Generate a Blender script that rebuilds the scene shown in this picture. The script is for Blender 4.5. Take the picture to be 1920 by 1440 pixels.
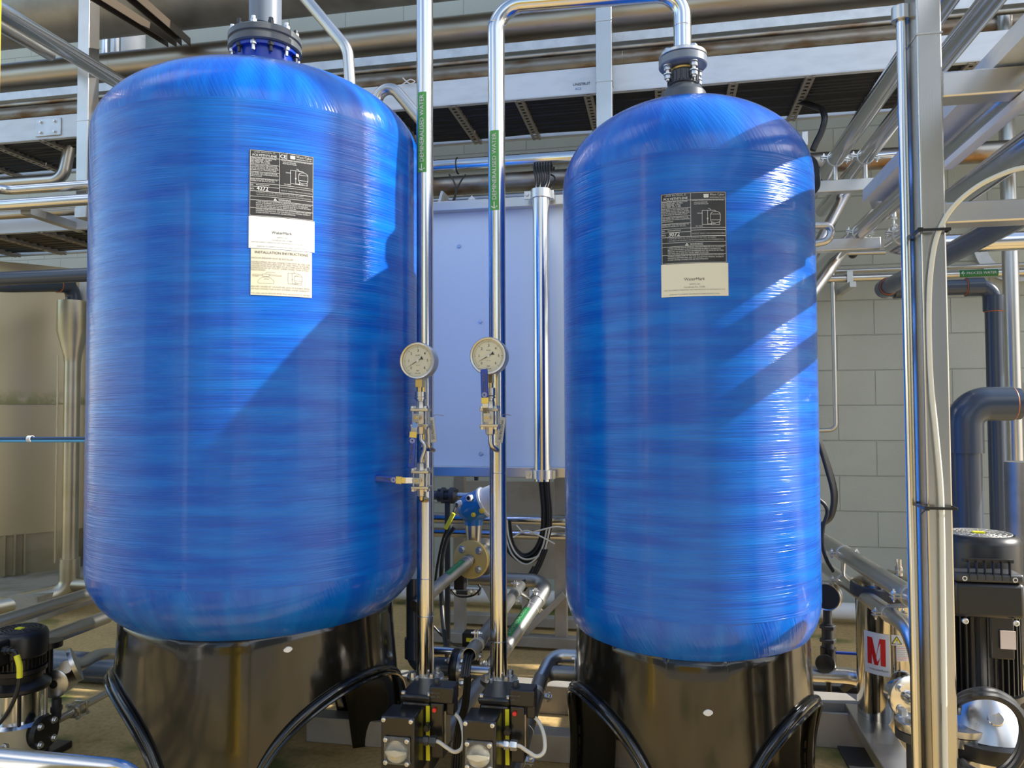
import bpy, bmesh, math, random
from mathutils import Vector, Matrix
random.seed(7)
PI = math.pi
for o in list(bpy.data.objects):
    bpy.data.objects.remove(o)
S = bpy.context.scene
C = S.collection

# ---------------------------------------------------------------- camera
F = 1442.0                      # focal length in pixels of the 1920 x 1440 frame
YAW, PITCH, ROLL = math.radians(11.1), math.radians(1.87), 0.0048
CAMZ = 1.18
fwd = Vector((-math.sin(YAW)*math.cos(PITCH), math.cos(YAW)*math.cos(PITCH), math.sin(PITCH)))
rt0 = Vector((math.cos(YAW), math.sin(YAW), 0))
up0 = rt0.cross(fwd)
rt = rt0*math.cos(ROLL) - up0*math.sin(ROLL)
up = rt0*math.sin(ROLL) + up0*math.cos(ROLL)
camd = bpy.data.cameras.new('camera'); cam = bpy.data.objects.new('camera', camd); C.objects.link(cam)
M = Matrix((rt, up, -fwd)).transposed().to_4x4(); M.translation = Vector((0, 0, CAMZ))
cam.matrix_world = M
camd.sensor_width = 36; camd.lens = F/1920*36; camd.clip_start = 0.05; camd.clip_end = 200
S.camera = cam

# ---------------------------------------------------------------- sky, sun, exposure
SUN_AZ, SUN_EL = math.radians(98), math.radians(33)      # azimuth from -Y towards +X
sund = Vector((math.sin(SUN_AZ)*math.cos(SUN_EL), -math.cos(SUN_AZ)*math.cos(SUN_EL), math.sin(SUN_EL)))
W = bpy.data.worlds.new('sky'); S.world = W; W.use_nodes = True
nt = W.node_tree; nt.nodes.clear()
out = nt.nodes.new('ShaderNodeOutputWorld'); bg = nt.nodes.new('ShaderNodeBackground')
sky = nt.nodes.new('ShaderNodeTexSky'); sky.sky_type = 'NISHITA'; sky.sun_disc = False
sky.sun_elevation = SUN_EL; sky.sun_rotation = math.atan2(sund.x, sund.y)
sky.air_density = 1.2; sky.dust_density = 1.2; sky.ozone_density = 2.0
tcs = nt.nodes.new('ShaderNodeTexCoord'); cn = nt.nodes.new('ShaderNodeTexNoise')      # soft white cloud cover
cn.inputs['Scale'].default_value = 1.6; cn.inputs['Detail'].default_value = 5
crp = nt.nodes.new('ShaderNodeValToRGB'); crp.color_ramp.elements[0].position = .50; crp.color_ramp.elements[1].position = .66
cmx = nt.nodes.new('ShaderNodeMix'); cmx.data_type = 'RGBA'
nt.links.new(tcs.outputs['Generated'], cn.inputs['Vector']); nt.links.new(cn.outputs['Fac'], crp.inputs['Fac'])
nt.links.new(crp.outputs['Color'], cmx.inputs['Factor']); nt.links.new(sky.outputs[0], cmx.inputs['A'])
cmx.inputs['B'].default_value = (6.0, 6.2, 6.5, 1)
nt.links.new(cmx.outputs['Result'], bg.inputs[0]); nt.links.new(bg.outputs[0], out.inputs[0])
bg.inputs[1].default_value = 0.19
sl = bpy.data.lights.new('sun', 'SUN'); sun = bpy.data.objects.new('sun', sl); C.objects.link(sun)
sl.energy = 5.2; sl.angle = math.radians(.55); sl.color = (1, .95, .86)
sun.rotation_euler = sund.to_track_quat('Z', 'Y').to_euler(); sun.location = (4, 0, 6)
S.view_settings.view_transform = 'Standard'; S.view_settings.look = 'None'
S.view_settings.gamma = 1; S.view_settings.use_curve_mapping = False
S.view_settings.exposure = 0.68
try:
    S.cycles.max_bounces = 8; S.cycles.glossy_bounces = 5; S.cycles.sample_clamp_indirect = 6
except Exception: pass

# ---------------------------------------------------------------- reading places off the view
def ray(px, py):
    return (fwd + rt*((px-960)/F) + up*((720-py)/F))
O = Vector((0, 0, CAMZ))
def atY(px, py, Y):
    d = ray(px, py); return O + d*(Y/d.y)
def atX(px, py, X):
    d = ray(px, py); return O + d*(X/d.x)
def atZ(px, py, Z):
    d = ray(px, py); return O + d*((Z-CAMZ)/d.z)
def ppm(px, py, Y):                     # pixels per metre there
    d = ray(px, py); return F/((Y/d.y))
def cyl_hit(px, py, cx, cy, R):         # world angle and height where a view line meets a vertical cylinder
    d = ray(px, py); a = d.x*d.x+d.y*d.y; b = -2*(d.x*cx+d.y*cy); c = cx*cx+cy*cy-R*R
    t = (-b-math.sqrt(max(0, b*b-4*a*c)))/(2*a); p = O+d*t
    return math.atan2(p.y-cy, p.x-cx), p.z

# ---------------------------------------------------------------- materials
MATS = {}
def mat(name, col, rough=.5, metal=0, coat=0, bump=None, var=None, spec=None, trans=0, ior=None, aniso=None, emis=None):
    """bump=(sx,sy,sz,strength,dist)  var=(scale xyz, colour2, lo, hi)"""
    if name in MATS: return MATS[name]
    m = bpy.data.materials.new(name); m.use_nodes = True; t = m.node_tree; b = t.nodes['Principled BSDF']
    b.inputs['Base Color'].default_value = (*col, 1); b.inputs['Roughness'].default_value = rough
    b.inputs['Metallic'].default_value = metal; b.inputs['Coat Weight'].default_value = coat
    if coat: b.inputs['Coat Roughness'].default_value = .08
    if spec is not None: b.inputs['Specular IOR Level'].default_value = spec
    if trans: b.inputs['Transmission Weight'].default_value = trans
    if ior: b.inputs['IOR'].default_value = ior
    if bump or var:
        tc = t.nodes.new('ShaderNodeTexCoord')
    if var:
        mp = t.nodes.new('ShaderNodeMapping'); mp.inputs['Scale'].default_value = var[0]
        n = t.nodes.new('ShaderNodeTexNoise'); n.inputs['Scale'].default_value = 1; n.inputs['Detail'].default_value = 6
        r = t.nodes.new('ShaderNodeMapRange'); r.inputs['From Min'].default_value = var[2]; r.inputs['From Max'].default_value = var[3]
        mx = t.nodes.new('ShaderNodeMix'); mx.data_type = 'RGBA'
        mx.inputs['A'].default_value = (*col, 1); mx.inputs['B'].default_value = (*var[1], 1)
        t.links.new(tc.outputs['Object'], mp.inputs[0]); t.links.new(mp.outputs[0], n.inputs['Vector'])
        t.links.new(n.outputs['Fac'], r.inputs['Value']); t.links.new(r.outputs[0], mx.inputs['Factor'])
        t.links.new(mx.outputs['Result'], b.inputs['Base Color'])
    if bump:
        mp = t.nodes.new('ShaderNodeMapping'); mp.inputs['Scale'].default_value = bump[:3]
        n = t.nodes.new('ShaderNodeTexNoise'); n.inputs['Scale'].default_value = 1; n.inputs['Detail'].default_value = 3
        bp = t.nodes.new('ShaderNodeBump'); bp.inputs['Strength'].default_value = bump[3]; bp.inputs['Distance'].default_value = bump[4]
        t.links.new(tc.outputs['Object'], mp.inputs[0]); t.links.new(mp.outputs[0], n.inputs['Vector'])
        t.links.new(n.outputs['Fac'], bp.inputs['Height']); t.links.new(bp.outputs[0], b.inputs['Normal'])
    MATS[name] = m; return m
polish = mat('polished_steel', (.66, .66, .66), .17, 1, bump=(4, 4, 4, .05, .01))
satin  = mat('satin_steel', (.60, .59, .57), .30, 1, var=((3, 3, 3), (.48, .46, .42), .4, .75))
dark_satin = mat('dull_shaded_steel', (.34, .34, .33), .42, .9, var=((9, 9, 9), (.24, .24, .23), .4, .7))  # satin steel darkened to paint shade on low pipes; also duller elbow steel
brushed = mat('brushed_steel', (.52, .51, .48), .27, 1, bump=(400, 400, 3, .04, .002))
brushx = mat('brushed_steel_lengthwise', (.64, .63, .61), .32, 1, bump=(3, 200, 200, .04, .002))
dull   = mat('dull_steel', (.50, .46, .40), .38, 1, var=((1.5, 6, 9), (.36, .29, .20), .42, .72))
stained = mat('stained_steel', (.46, .42, .36), .42, 1, var=((5, 12, 14), (.26, .16, .09), .45, .66))
galv   = mat('galvanised_steel', (.62, .64, .66), .42, .75, var=((14, 14, 14), (.50, .52, .54), .4, .7))
ducting = mat('galvanised_duct', (.36, .36, .34), .5, .6, var=((5, 5, 5), (.24, .24, .22), .4, .7), bump=(60, 60, 60, .15, .003))
rail   = mat('tray_steel', (.62, .66, .71), .42, .25, var=((9, 9, 30), (.54, .58, .63), .45, .75))
slat   = mat('strut_steel', (.42, .38, .33), .5, .7)
grime  = mat('weathered_steel', (.52, .48, .38), .36, .95, var=((1.2, 1.2, 5), (.38, .34, .22), .4, .72))
pvc    = mat('slate_pvc', (.045, .062, .092), .24, 0)
pvcl   = mat('grey_pvc', (.17, .20, .24), .3, 0)
glue   = mat('orange_pvc_cement', (.45, .13, .04), .5)
black  = mat('black_plastic', (.010, .010, .011), .35)
blackp = mat('black_paint', (.014, .013, .012), .22, 0, bump=(40, 40, 40, .15, .002))
skirtm = mat('black_moulded_plastic', (.007, .0065, .005), .17, 0, coat=.45, spec=.5, bump=(9, 9, 6, .25, .01),
             var=((9, 9, 5), (.014, .012, .008), .5, .8))
rubber = mat('black_cable_rubber', (.012, .012, .013), .42)
cablew = mat('pale_cable', (.60, .58, .50), .45)
hosew  = mat('milky_hose', (.66, .66, .58), .35)
brass  = mat('brass', (.62, .48, .22), .26, 1)
gold   = mat('golden_steel_flange', (.90, .66, .22), .42, .5)  # even golden base colour, only partly metallic
zinc   = mat('zinc_bolt', (.68, .68, .66), .3, .9)
blueh  = mat('blue_vinyl_handle', (.012, .05, .33), .32, 0, coat=.3)
bluet  = mat('light_blue_enamel', (.01, .17, .50), .3, 0, coat=.4)
whitep = mat('white_paint', (.72, .73, .72), .4)
creamp = mat('cream_label', (.74, .72, .58), .45)
instr  = mat('yellowed_paper', (.72, .68, .48), .45, var=((6, 6, 3), (.66, .62, .52), .4, .6))
labelk = mat('label_black', (.030, .028, .026), .30, 0)
inkw   = mat('label_white_ink', (.72, .72, .70), .45)
inkk   = mat('label_black_ink', (.05, .05, .05), .5)
inkg   = mat('label_grey_ink', (.22, .22, .21), .5)
greenl = mat('pipe_label_green', (.075, .33, .06), .4)
greend = mat('pipe_label_dark_green', (.02, .20, .06), .4)
yellow = mat('yellow_paint', (.88, .60, .02), .4)
yelllab = mat('yellow_label', (.80, .76, .03), .45)
redink = mat('red_ink', (.62, .012, .015), .35)
red    = mat('red_plastic', (.75, .02, .02), .35)
dialm  = mat('dial_face', (.72, .70, .55), .45)
panelm = mat('blue_reflection_cabinet_sheet', (.66, .77, .92), .3, 0, bump=(1.2, 1.2, 1.2, .12, .05))  # steel sheet; blue reflection of sky and tanks put into the base colour
greyp  = mat('grey_painted_steel', (.42, .40, .36), .5, .2, var=((8, 8, 8), (.32, .29, .24), .45, .75))
charc  = mat('charcoal_metal', (.05, .053, .058), .42, .4)
clear  = mat('clear_polycarbonate', (.95, .93, .85), .04, 0, trans=.9, ior=1.45)
glassm = mat('gauge_glass', (1, 1, 1), .02, 0, trans=1, ior=1.1)
concr  = mat('plinth_concrete', (.36, .33, .26), .85, 0, var=((5, 5, 5), (.20, .19, .12), .45, .7), bump=(40, 40, 40, .5, .01))
bluep  = mat('sky_blue_tube', (.10, .38, .62), .3)

# ---------------------------------------------------------------- mesh builder
class MB:
    def __init__(s, T=None):
        s.v = []; s.f = []; s.m = []; s.uv = None; s.T = T; s.mi = 0
    def addv(s, pts):
        b = len(s.v)
        for p in pts:
            p = Vector(p)
            s.v.append(s.T @ p if s.T else p)
        return b
    def face(s, *idx): s.f.append(tuple(idx)); s.m.append(s.mi)
    def quad(s, a, b, c, d):
        i = s.addv([a, b, c, d]); s.face(i, i+1, i+2, i+3)
    def box(s, c, sz, R=None):
        hx, hy, hz = sz[0]/2, sz[1]/2, sz[2]/2; c = Vector(c)
        P = [Vector((x, y, z)) for x in (-hx, hx) for y in (-hy, hy) for z in (-hz, hz)]
        if R: P = [R @ p for p in P]
        i = s.addv([c+p for p in P])
        for q in ((0, 1, 3, 2), (4, 6, 7, 5), (0, 4, 5, 1), (2, 3, 7, 6), (0, 2, 6, 4), (1, 5, 7, 3)):
            s.face(*[i+k for k in q])
        return s
    def bar(s, a, b, w, h, upv=(0, 0, 1)):          # rectangular bar from a to b, w sideways, h along up
        a, b = Vector(a), Vector(b); d = (b-a).normalized(); u = Vector(upv)
        sd = d.cross(u).normalized(); u = sd.cross(d).normalized()
        P = []
        for q in (a, b):
            for x, y in ((-1, -1), (1, -1), (1, 1), (-1, 1)):
                P.append(q + sd*(x*w/2) + u*(y*h/2))
        i = s.addv(P)
        s.face(i+3, i+2, i+1, i); s.face(i+4, i+5, i+6, i+7)
        for k in range(4):
            j = (k+1) % 4; s.face(i+k, i+j, i+4+j, i+4+k)
        return s
    def sweep(s, pts, rad, n=16, cap=True, sq=False):
        pts = [Vector(p) for p in pts]
        R = rad if isinstance(rad, (list, tuple)) else [rad]*len(pts)
        t = (pts[1]-pts[0]).normalized()
        a = Vector((0, 0, 1)) if abs(t.z) < .9 else Vector((1, 0, 0))
        u = t.cross(a).normalized(); base = len(s.v)
        for k, p in enumerate(pts):
            if k == 0: tn = t
            elif k == len(pts)-1: tn = (pts[k]-pts[k-1])
            else: tn = (pts[k+1]-pts[k]).normalized()+(pts[k]-pts[k-1]).normalized()
            tn = tn.normalized() if tn.length > 1e-9 else t
            u = (u - tn*u.dot(tn)).normalized(); w = tn.cross(u)
            s.addv([p + (u*math.cos(2*PI*j/n) + w*math.sin(2*PI*j/n))*R[k] for j in range(n)])
        for k in range(len(pts)-1):
            for j in range(n):
                j2 = (j+1) % n; A = base+k*n; B = A+n
                s.face(A+j, A+j2, B+j2, B+j)
        if cap:
            s.face(*[base+j for j in range(n)][::-1]); e = base+(len(pts)-1)*n
            s.face(*[e+j for j in range(n)])
        return s
    def cyl(s, a, b, r, r2=None, n=24, cap=True):
        return s.sweep([a, b], [r, r if r2 is None else r2], n, cap)
    def pipe(s, pts, r, bend=None, n=18, cap=True, seg=8):
        return s.sweep(fillet(pts, bend or r*2.2, seg), r, n, cap)
    def lathe(s, prof, c=(0, 0, 0), n=32, axis=None, closed=False):
        """prof: list of (r, h) along axis (default +z) from c"""
        c = Vector(c); z = Vector(axis).normalized() if axis else Vector((0, 0, 1))
        a = Vector((1, 0, 0)) if abs(z.x) < .9 else Vector((0, 1, 0))
        x = (a - z*a.dot(z)).normalized(); y = z.cross(x); base = len(s.v)
        for r, h in prof:
            s.addv([c+z*h+(x*math.cos(2*PI*j/n)+y*math.sin(2*PI*j/n))*max(r, 1e-5) for j in range(n)])
        K = len(prof)
        for k in range(K if closed else K-1):
            A = base+k*n; B = base+((k+1) % K)*n
            for j in range(n):
                j2 = (j+1) % n; s.face(A+j, A+j2, B+j2, B+j)
        if not closed:
            if prof[0][0] > 1e-4: s.face(*[base+j for j in range(n)][::-1])
            if prof[-1][0] > 1e-4: s.face(*[base+(K-1)*n+j for j in range(n)])
        return s
    def hexa(s, c, axis, r, h): return s.lathe([(r, 0), (r, h*.8), (r*.88, h)], c, 6, axis)
    def torus(s, c, axis, R, r, n=32, m=8):
        return s.lathe([(R+r*math.cos(2*PI*k/m), r*math.sin(2*PI*k/m)) for k in range(m)], c, n, axis, closed=True)
    def disc(s, c, axis, r, n=32):
        return s.lathe([(r, 0), (0, 0.00001)], c, n, axis)
    def prism(s, poly, z0, z1):                     # polygon in local xy, extruded along local z
        n = len(poly); i = s.addv([(x, y, z0) for x, y in poly]+[(x, y, z1) for x, y in poly])
        s.face(*[i+k for k in range(n)][::-1]); s.face(*[i+n+k for k in range(n)])
        for k in range(n):
            j = (k+1) % n; s.face(i+k, i+j, i+n+j, i+n+k)
        return s
    def text(s, txt, x, y, size, z=0, fn=None, align='LEFT', rot=0, sx=1.0, bold=0, fit=0):
        vs, fs, w = glyphs(txt, bold)
        if fit and w*size*sx > fit: sx = fit/(w*size)
        ox = {'LEFT': 0, 'CENTER': -w/2, 'RIGHT': -w}[align]
        c, sn = math.cos(rot), math.sin(rot); P = []
        for vx, vy in vs:
            a, b = (vx+ox)*size*sx, vy*size
            q = (x+a*c-b*sn, y+a*sn+b*c)
            P.append(fn(*q) if fn else (q[0], q[1], z))
        i = s.addv(P)
        for f in fs: s.face(*[i+k for k in f])
        return s
GC = {}
def glyphs(txt, bold=0, cut=0):
    if (txt, bold) in GC: return GC[(txt, bold)]
    cu = bpy.data.curves.new('glyphs', 'FONT'); cu.body = txt; cu.size = 1; cu.resolution_u = 2
    ob = bpy.data.objects.new('glyphs', cu)
    me = bpy.data.meshes.new_from_object(ob)
    if cut:                                          # slice the letters so that they can bend round a thin pipe
        bm = bmesh.new(); bm.from_mesh(me)
        for q in range(1, 9):
            bmesh.ops.bisect_plane(bm, geom=bm.verts[:]+bm.edges[:]+bm.faces[:], plane_co=(0, q*.085, 0), plane_no=(0, 1, 0))
        bm.to_mesh(me); bm.free()
    vs = [(v.co.x, v.co.y) for v in me.vertices]; fs = [tuple(p.vertices) for p in me.polygons]
    if bold:                                         # heavier strokes: the outline laid three times, slightly apart
        n = len(vs); v0, f0_ = vs, fs; vs, fs = [], []
        for q, (dx, dy) in enumerate(((0, 0), (bold, 0), (bold/2, bold*.6), (bold*1.6, 0))):
            vs += [(a+dx, b+dy) for a, b in v0]; fs += [tuple(i+q*n for i in f) for f in f0_]
    w = max([v[0] for v in vs] or [0])
    bpy.data.meshes.remove(me); bpy.data.objects.remove(ob); bpy.data.curves.remove(cu)
    GC[(txt, bold)] = (vs, fs, w); return GC[(txt, bold)]
def fillet(pts, rad, seg=8):
    P = [Vector(p) for p in pts]; out = [P[0]]
    for k in range(1, len(P)-1):
        a, b, c = P[k-1], P[k], P[k+1]; d1 = (a-b); d2 = (c-b); l1, l2 = d1.length, d2.length
        if l1 < 1e-6 or l2 < 1e-6: continue
        d1 /= l1; d2 /= l2; ang = d1.angle(d2)
        if abs(PI-ang) < .03: out.append(b); continue
        t = min(rad/math.tan(ang/2), l1*.49, l2*.49); r = t*math.tan(ang/2)
        cen = b + (d1+d2).normalized()*(r/math.sin(ang/2))
        p1, p2 = b+d1*t, b+d2*t; v1, v2 = p1-cen, p2-cen; th = v1.angle(v2)
        for i in range(seg+1):
            f = i/seg; out.append(cen + (v1*math.sin((1-f)*th)+v2*math.sin(f*th))/math.sin(th))
    out.append(P[-1]); return out
def spline(pts, seg=8):                              # Catmull-Rom through the points
    P = [Vector(p) for p in pts]; P = [P[0]*2-P[1]]+P+[P[-1]*2-P[-2]]; out = []
    for k in range(1, len(P)-2):
        for i in range(seg):
            t = i/seg; a, b, c, d = P[k-1:k+3]
            out.append(.5*((2*b)+(c-a)*t+(2*a-5*b+4*c-d)*t*t+(3*b-a-3*c+d)*t**3))
    out.append(P[-2]); return out

def frame(loc, z, yhint=(0, 0, 1)):                  # local z along z, local y close to yhint
    z = Vector(z).normalized(); x = Vector(yhint).cross(z).normalized(); y = z.cross(x)
    m = Matrix((x, y, z)).transposed().to_4x4(); m.translation = Vector(loc); return m
FY = (0, -1, 0)

def root_of(p):
    while p.parent: p = p.parent
    return p
def obj(name, mb, m, parent=None, bevel=0, sharp=32, label=None, origin=None):
    vs = mb.v
    if parent: off = root_of(parent).location.copy()
    else:
        xs = [v.x for v in vs]; ys = [v.y for v in vs]; zs = [v.z for v in vs]
        off = Vector(origin) if origin else Vector(((min(xs)+max(xs))/2, (min(ys)+max(ys))/2, min(zs)))
    me = bpy.data.meshes.new(name); me.from_pydata([v-off for v in vs], [], mb.f)
    ms = m if isinstance(m, (list, tuple)) else [m]
    for k in ms: me.materials.append(k)
    if len(ms) > 1: me.polygons.foreach_set('material_index', mb.m)
    if mb.uv:
        ul = me.uv_layers.new(name='uv')
        for p in me.polygons:
            for li, vi in zip(p.loop_indices, p.vertices): ul.data[li].uv = mb.uv[vi]
    me.polygons.foreach_set('use_smooth', [True]*len(me.polygons))
    me.set_sharp_from_angle(angle=math.radians(sharp)); me.validate(); me.update()
    o = bpy.data.objects.new(name, me); C.objects.link(o)
    if parent: o.parent = parent
    else: o.location = off
    if bevel:
        bv = o.modifiers.new('bevel', 'BEVEL'); bv.width = bevel; bv.segments = 2; bv.limit_method = 'ANGLE'; bv.angle_limit = .6
    if label: o['label'] = label
    return o
def tag(o, label, cat, group=None, kind=None):
    o['label'] = label; o['category'] = cat
    if group: o['group'] = group
    if kind: o['kind'] = kind
    return o
def thing(name, label, cat, loc, group=None):
    o = bpy.data.objects.new(name, None); C.objects.link(o); o.location = Vector(loc); o.empty_display_size = .05
    return tag(o, label, cat, group)
def single(name, mb, m, label, cat, group=None, bevel=0, kind=None):
    return tag(obj(name, mb, m, None, bevel), label, cat, group, kind)
def struct(name, mb, m, label=None):
    o = obj(name, mb, m); o['kind'] = 'structure'
    if label: o['label'] = label
    return o
def dup(o, loc, label=None):
    r = o.copy(); C.objects.link(r); r.location = Vector(loc)
    if label: r['label'] = label
    for ch in o.children:
        c = ch.copy(); C.objects.link(c); c.parent = r
        for g in ch.children:
            d = g.copy(); C.objects.link(d); d.parent = c
    return r
def bolt(parent, p, axis, r=.008, h=.008, m=None, washer=True, name='bolt'):
    b = MB(); a = Vector(axis).normalized(); p = Vector(p)
    if washer: b.lathe([(r*1.35, 0), (r*1.35, h*.2), (r, h*.21)], p, 16, a)
    b.hexa(p+a*h*.2, a, r, h)
    return obj(name, b, m or zinc, parent)
def screw(parent, p, axis, r=.005, m=None):
    b = MB(); b.lathe([(r, 0), (r, r*.9), (r*.8, r*1.1), (r*.5, r*1.1), (r*.45, r*.5), (0, r*.45)], p, 16, axis)
    return obj('screw', b, m or zinc, parent)
def clamp(parent, p, axis, r, ear=(1, 0, 0), w=.018, m=None, both=False):
    """two-bolt pipe clamp: band, ears, bolt"""
    p = Vector(p); ax = Vector(axis).normalized(); e = Vector(ear); e = (e-ax*e.dot(ax)).normalized()
    b = MB(); b.lathe([(r*1.0, -w/2), (r*1.09, -w/2), (r*1.09, w/2), (r*1.0, w/2)], p, 28, ax, closed=True)
    o = obj('clamp', b, m or zinc, parent)
    t = ax.cross(e)
    for sg in ((1, -1) if both else (1,)):
        eb = MB()
        for s2 in (-1, 1):
            eb.box(p+e*sg*(r*1.09+.011)+t*s2*.004, (.024, w, .003), Matrix((e, ax, t)).transposed())
        obj('clamp_ear', eb, m or zinc, o)
        bb = MB(); c = p+e*sg*(r*1.09+.013)
        bb.cyl(c-t*.018, c+t*.018, .0032, n=8); bb.hexa(c+t*.006, t, .0065, .006); bb.hexa(c-t*.006, -t, .0065, .006)
        obj('bolt', bb, zinc, o)
    return o
def ringseam(parent, p, axis, r, m):
    b = MB(); b.torus(p, axis, r, .0012, 28, 6); return obj('weld_seam', b, m, parent)

# ================================================================ SETTING
def node_mat(name):
    m = bpy.data.materials.new(name); m.use_nodes = True
    return m, m.node_tree, m.node_tree.nodes['Principled BSDF']
def block_mat():
    m, t, b = node_mat('painted_concrete_block')
    tc = t.nodes.new('ShaderNodeTexCoord'); sp = t.nodes.new('ShaderNodeSeparateXYZ'); cb = t.nodes.new('ShaderNodeCombineXYZ')
    geo = t.nodes.new('ShaderNodeNewGeometry')
    t.links.new(geo.outputs['Position'], sp.inputs[0])
    ax = t.nodes.new('ShaderNodeMath'); ax.inputs[1].default_value = .02
    t.links.new(sp.outputs['X'], ax.inputs[0]); az = t.nodes.new('ShaderNodeMath'); az.inputs[1].default_value = -BLOCK_Z
    t.links.new(sp.outputs['Z'], az.inputs[0]); t.links.new(ax.outputs[0], cb.inputs[0]); t.links.new(az.outputs[0], cb.inputs[1])
    br = t.nodes.new('ShaderNodeTexBrick'); br.offset = .5; br.offset_frequency = 2; br.squash = 1
    br.inputs['Scale'].default_value = 1; br.inputs['Brick Width'].default_value = .4; br.inputs['Row Height'].default_value = .2
    br.inputs['Mortar Size'].default_value = .0035; br.inputs['Mortar Smooth'].default_value = .6
    br.inputs['Color1'].default_value = (.39, .42, .38, 1); br.inputs['Color2'].default_value = (.42, .45, .41, 1)
    br.inputs['Mortar'].default_value = (.37, .40, .36, 1)
    t.links.new(cb.outputs[0], br.inputs['Vector']); 
    n = t.nodes.new('ShaderNodeTexNoise'); n.inputs['Scale'].default_value = 3; n.inputs['Detail'].default_value = 6
    t.links.new(geo.outputs['Position'], n.inputs['Vector'])
    mr = t.nodes.new('ShaderNodeMapRange'); mr.inputs['From Min'].default_value = .4; mr.inputs['From Max'].default_value = .8
    mr.inputs['To Max'].default_value = .35
    t.links.new(n.outputs['Fac'], mr.inputs['Value'])
    mx = t.nodes.new('ShaderNodeMix'); mx.data_type = 'RGBA'; mx.inputs['B'].default_value = (.30, .32, .27, 1)
    t.links.new(mr.outputs[0], mx.inputs['Factor']); t.links.new(br.outputs['Color'], mx.inputs['A'])
    t.links.new(mx.outputs['Result'], b.inputs['Base Color']); b.inputs['Roughness'].default_value = .55
    n2 = t.nodes.new('ShaderNodeTexNoise'); n2.inputs['Scale'].default_value = 130; n2.inputs['Detail'].default_value = 3
    t.links.new(geo.outputs['Position'], n2.inputs['Vector'])
    b1 = t.nodes.new('ShaderNodeBump'); b1.inputs['Strength'].default_value = .35; b1.inputs['Distance'].default_value = .003
    b2 = t.nodes.new('ShaderNodeBump'); b2.inputs['Strength'].default_value = 1; b2.inputs['Distance'].default_value = .006; b2.invert = True
    t.links.new(n2.outputs['Fac'], b1.inputs['Height']); t.links.new(br.outputs['Fac'], b2.inputs['Height'])
    t.links.new(b1.outputs[0], b2.inputs['Normal']); t.links.new(b2.outputs[0], b.inputs['Normal'])
    return m
WALLY = 4.67
BLOCK_Z = (atY(1620, 760, WALLY).z) % .2
blockm = block_mat()
def floor_mat():
    m, t, b = node_mat('worn_concrete_floor')
    geo = t.nodes.new('ShaderNodeNewGeometry')
    n = t.nodes.new('ShaderNodeTexNoise'); n.inputs['Scale'].default_value = 1.7; n.inputs['Detail'].default_value = 8; n.inputs['Roughness'].default_value = .6
    t.links.new(geo.outputs['Position'], n.inputs['Vector'])
    r = t.nodes.new('ShaderNodeValToRGB'); e = r.color_ramp.elements
    e[0].position = .35; e[0].color = (.46, .31, .12, 1); e[1].position = .68; e[1].color = (.74, .52, .22, 1)
    t.links.new(n.outputs['Fac'], r.inputs[0])
    n2 = t.nodes.new('ShaderNodeTexNoise'); n2.inputs['Scale'].default_value = 55; n2.inputs['Detail'].default_value = 8
    t.links.new(geo.outputs['Position'], n2.inputs['Vector'])
    m2 = t.nodes.new('ShaderNodeMix'); m2.data_type = 'RGBA'; m2.blend_type = 'MULTIPLY'; m2.inputs['Factor'].default_value = .32
    r2 = t.nodes.new('ShaderNodeValToRGB'); r2.color_ramp.elements[0].position = .4; r2.color_ramp.elements[0].color = (.5, .48, .42, 1)
    r2.color_ramp.elements[1].position = .52; t.links.new(n2.outputs['Fac'], r2.inputs[0])
    t.links.new(r.outputs[0], m2.inputs['A']); t.links.new(r2.outputs[0], m2.inputs['B'])
    n3 = t.nodes.new('ShaderNodeTexNoise'); n3.inputs['Scale'].default_value = 2.3; n3.inputs['Detail'].default_value = 7
    mp = t.nodes.new('ShaderNodeMapping'); mp.inputs['Location'].default_value = (7.3, 2.2, 0)
    t.links.new(geo.outputs['Position'], mp.inputs[0]); t.links.new(mp.outputs[0], n3.inputs['Vector'])
    r3 = t.nodes.new('ShaderNodeValToRGB'); r3.color_ramp.elements[0].position = .56; r3.color_ramp.elements[1].position = .66
    t.links.new(n3.outputs['Fac'], r3.inputs[0])
    m3 = t.nodes.new('ShaderNodeMix'); m3.data_type = 'RGBA'; m3.inputs['B'].default_value = (.13, .15, .022, 1)
    t.links.new(r3.outputs[0], m3.inputs['Factor']); t.links.new(m2.outputs['Result'], m3.inputs['A'])
    t.links.new(m3.outputs['Result'], b.inputs['Base Color']); b.inputs['Roughness'].default_value = .7
    bp = t.nodes.new('ShaderNodeBump'); bp.inputs['Strength'].default_value = .35; bp.inputs['Distance'].default_value = .003
    t.links.new(n2.outputs['Fac'], bp.inputs['Height']); t.links.new(bp.outputs[0], b.inputs['Normal'])
    return m
floorm = floor_mat()
struct('floor', MB().box((0, -1, -.05), (26, 24, .1)), floorm)
o = struct('trim_2', MB().box((0, -4.75, .004), (24, 9.5, .008)), mat('pale_yard_concrete', (.38, .34, .26), .8, var=((2, 2, 2), (.30, .27, .20), .4, .7))); o['label'] = 'pale concrete yard in front of the tanks'
struct('wall_back', MB().box((2.25, WALLY+.1, 2.6), (11.7, .2, 5.2)), blockm)
struct('wall_back_left', MB().box((-6.0, 7.1, 2.6), (12, .2, 5.2)), blockm)
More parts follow.
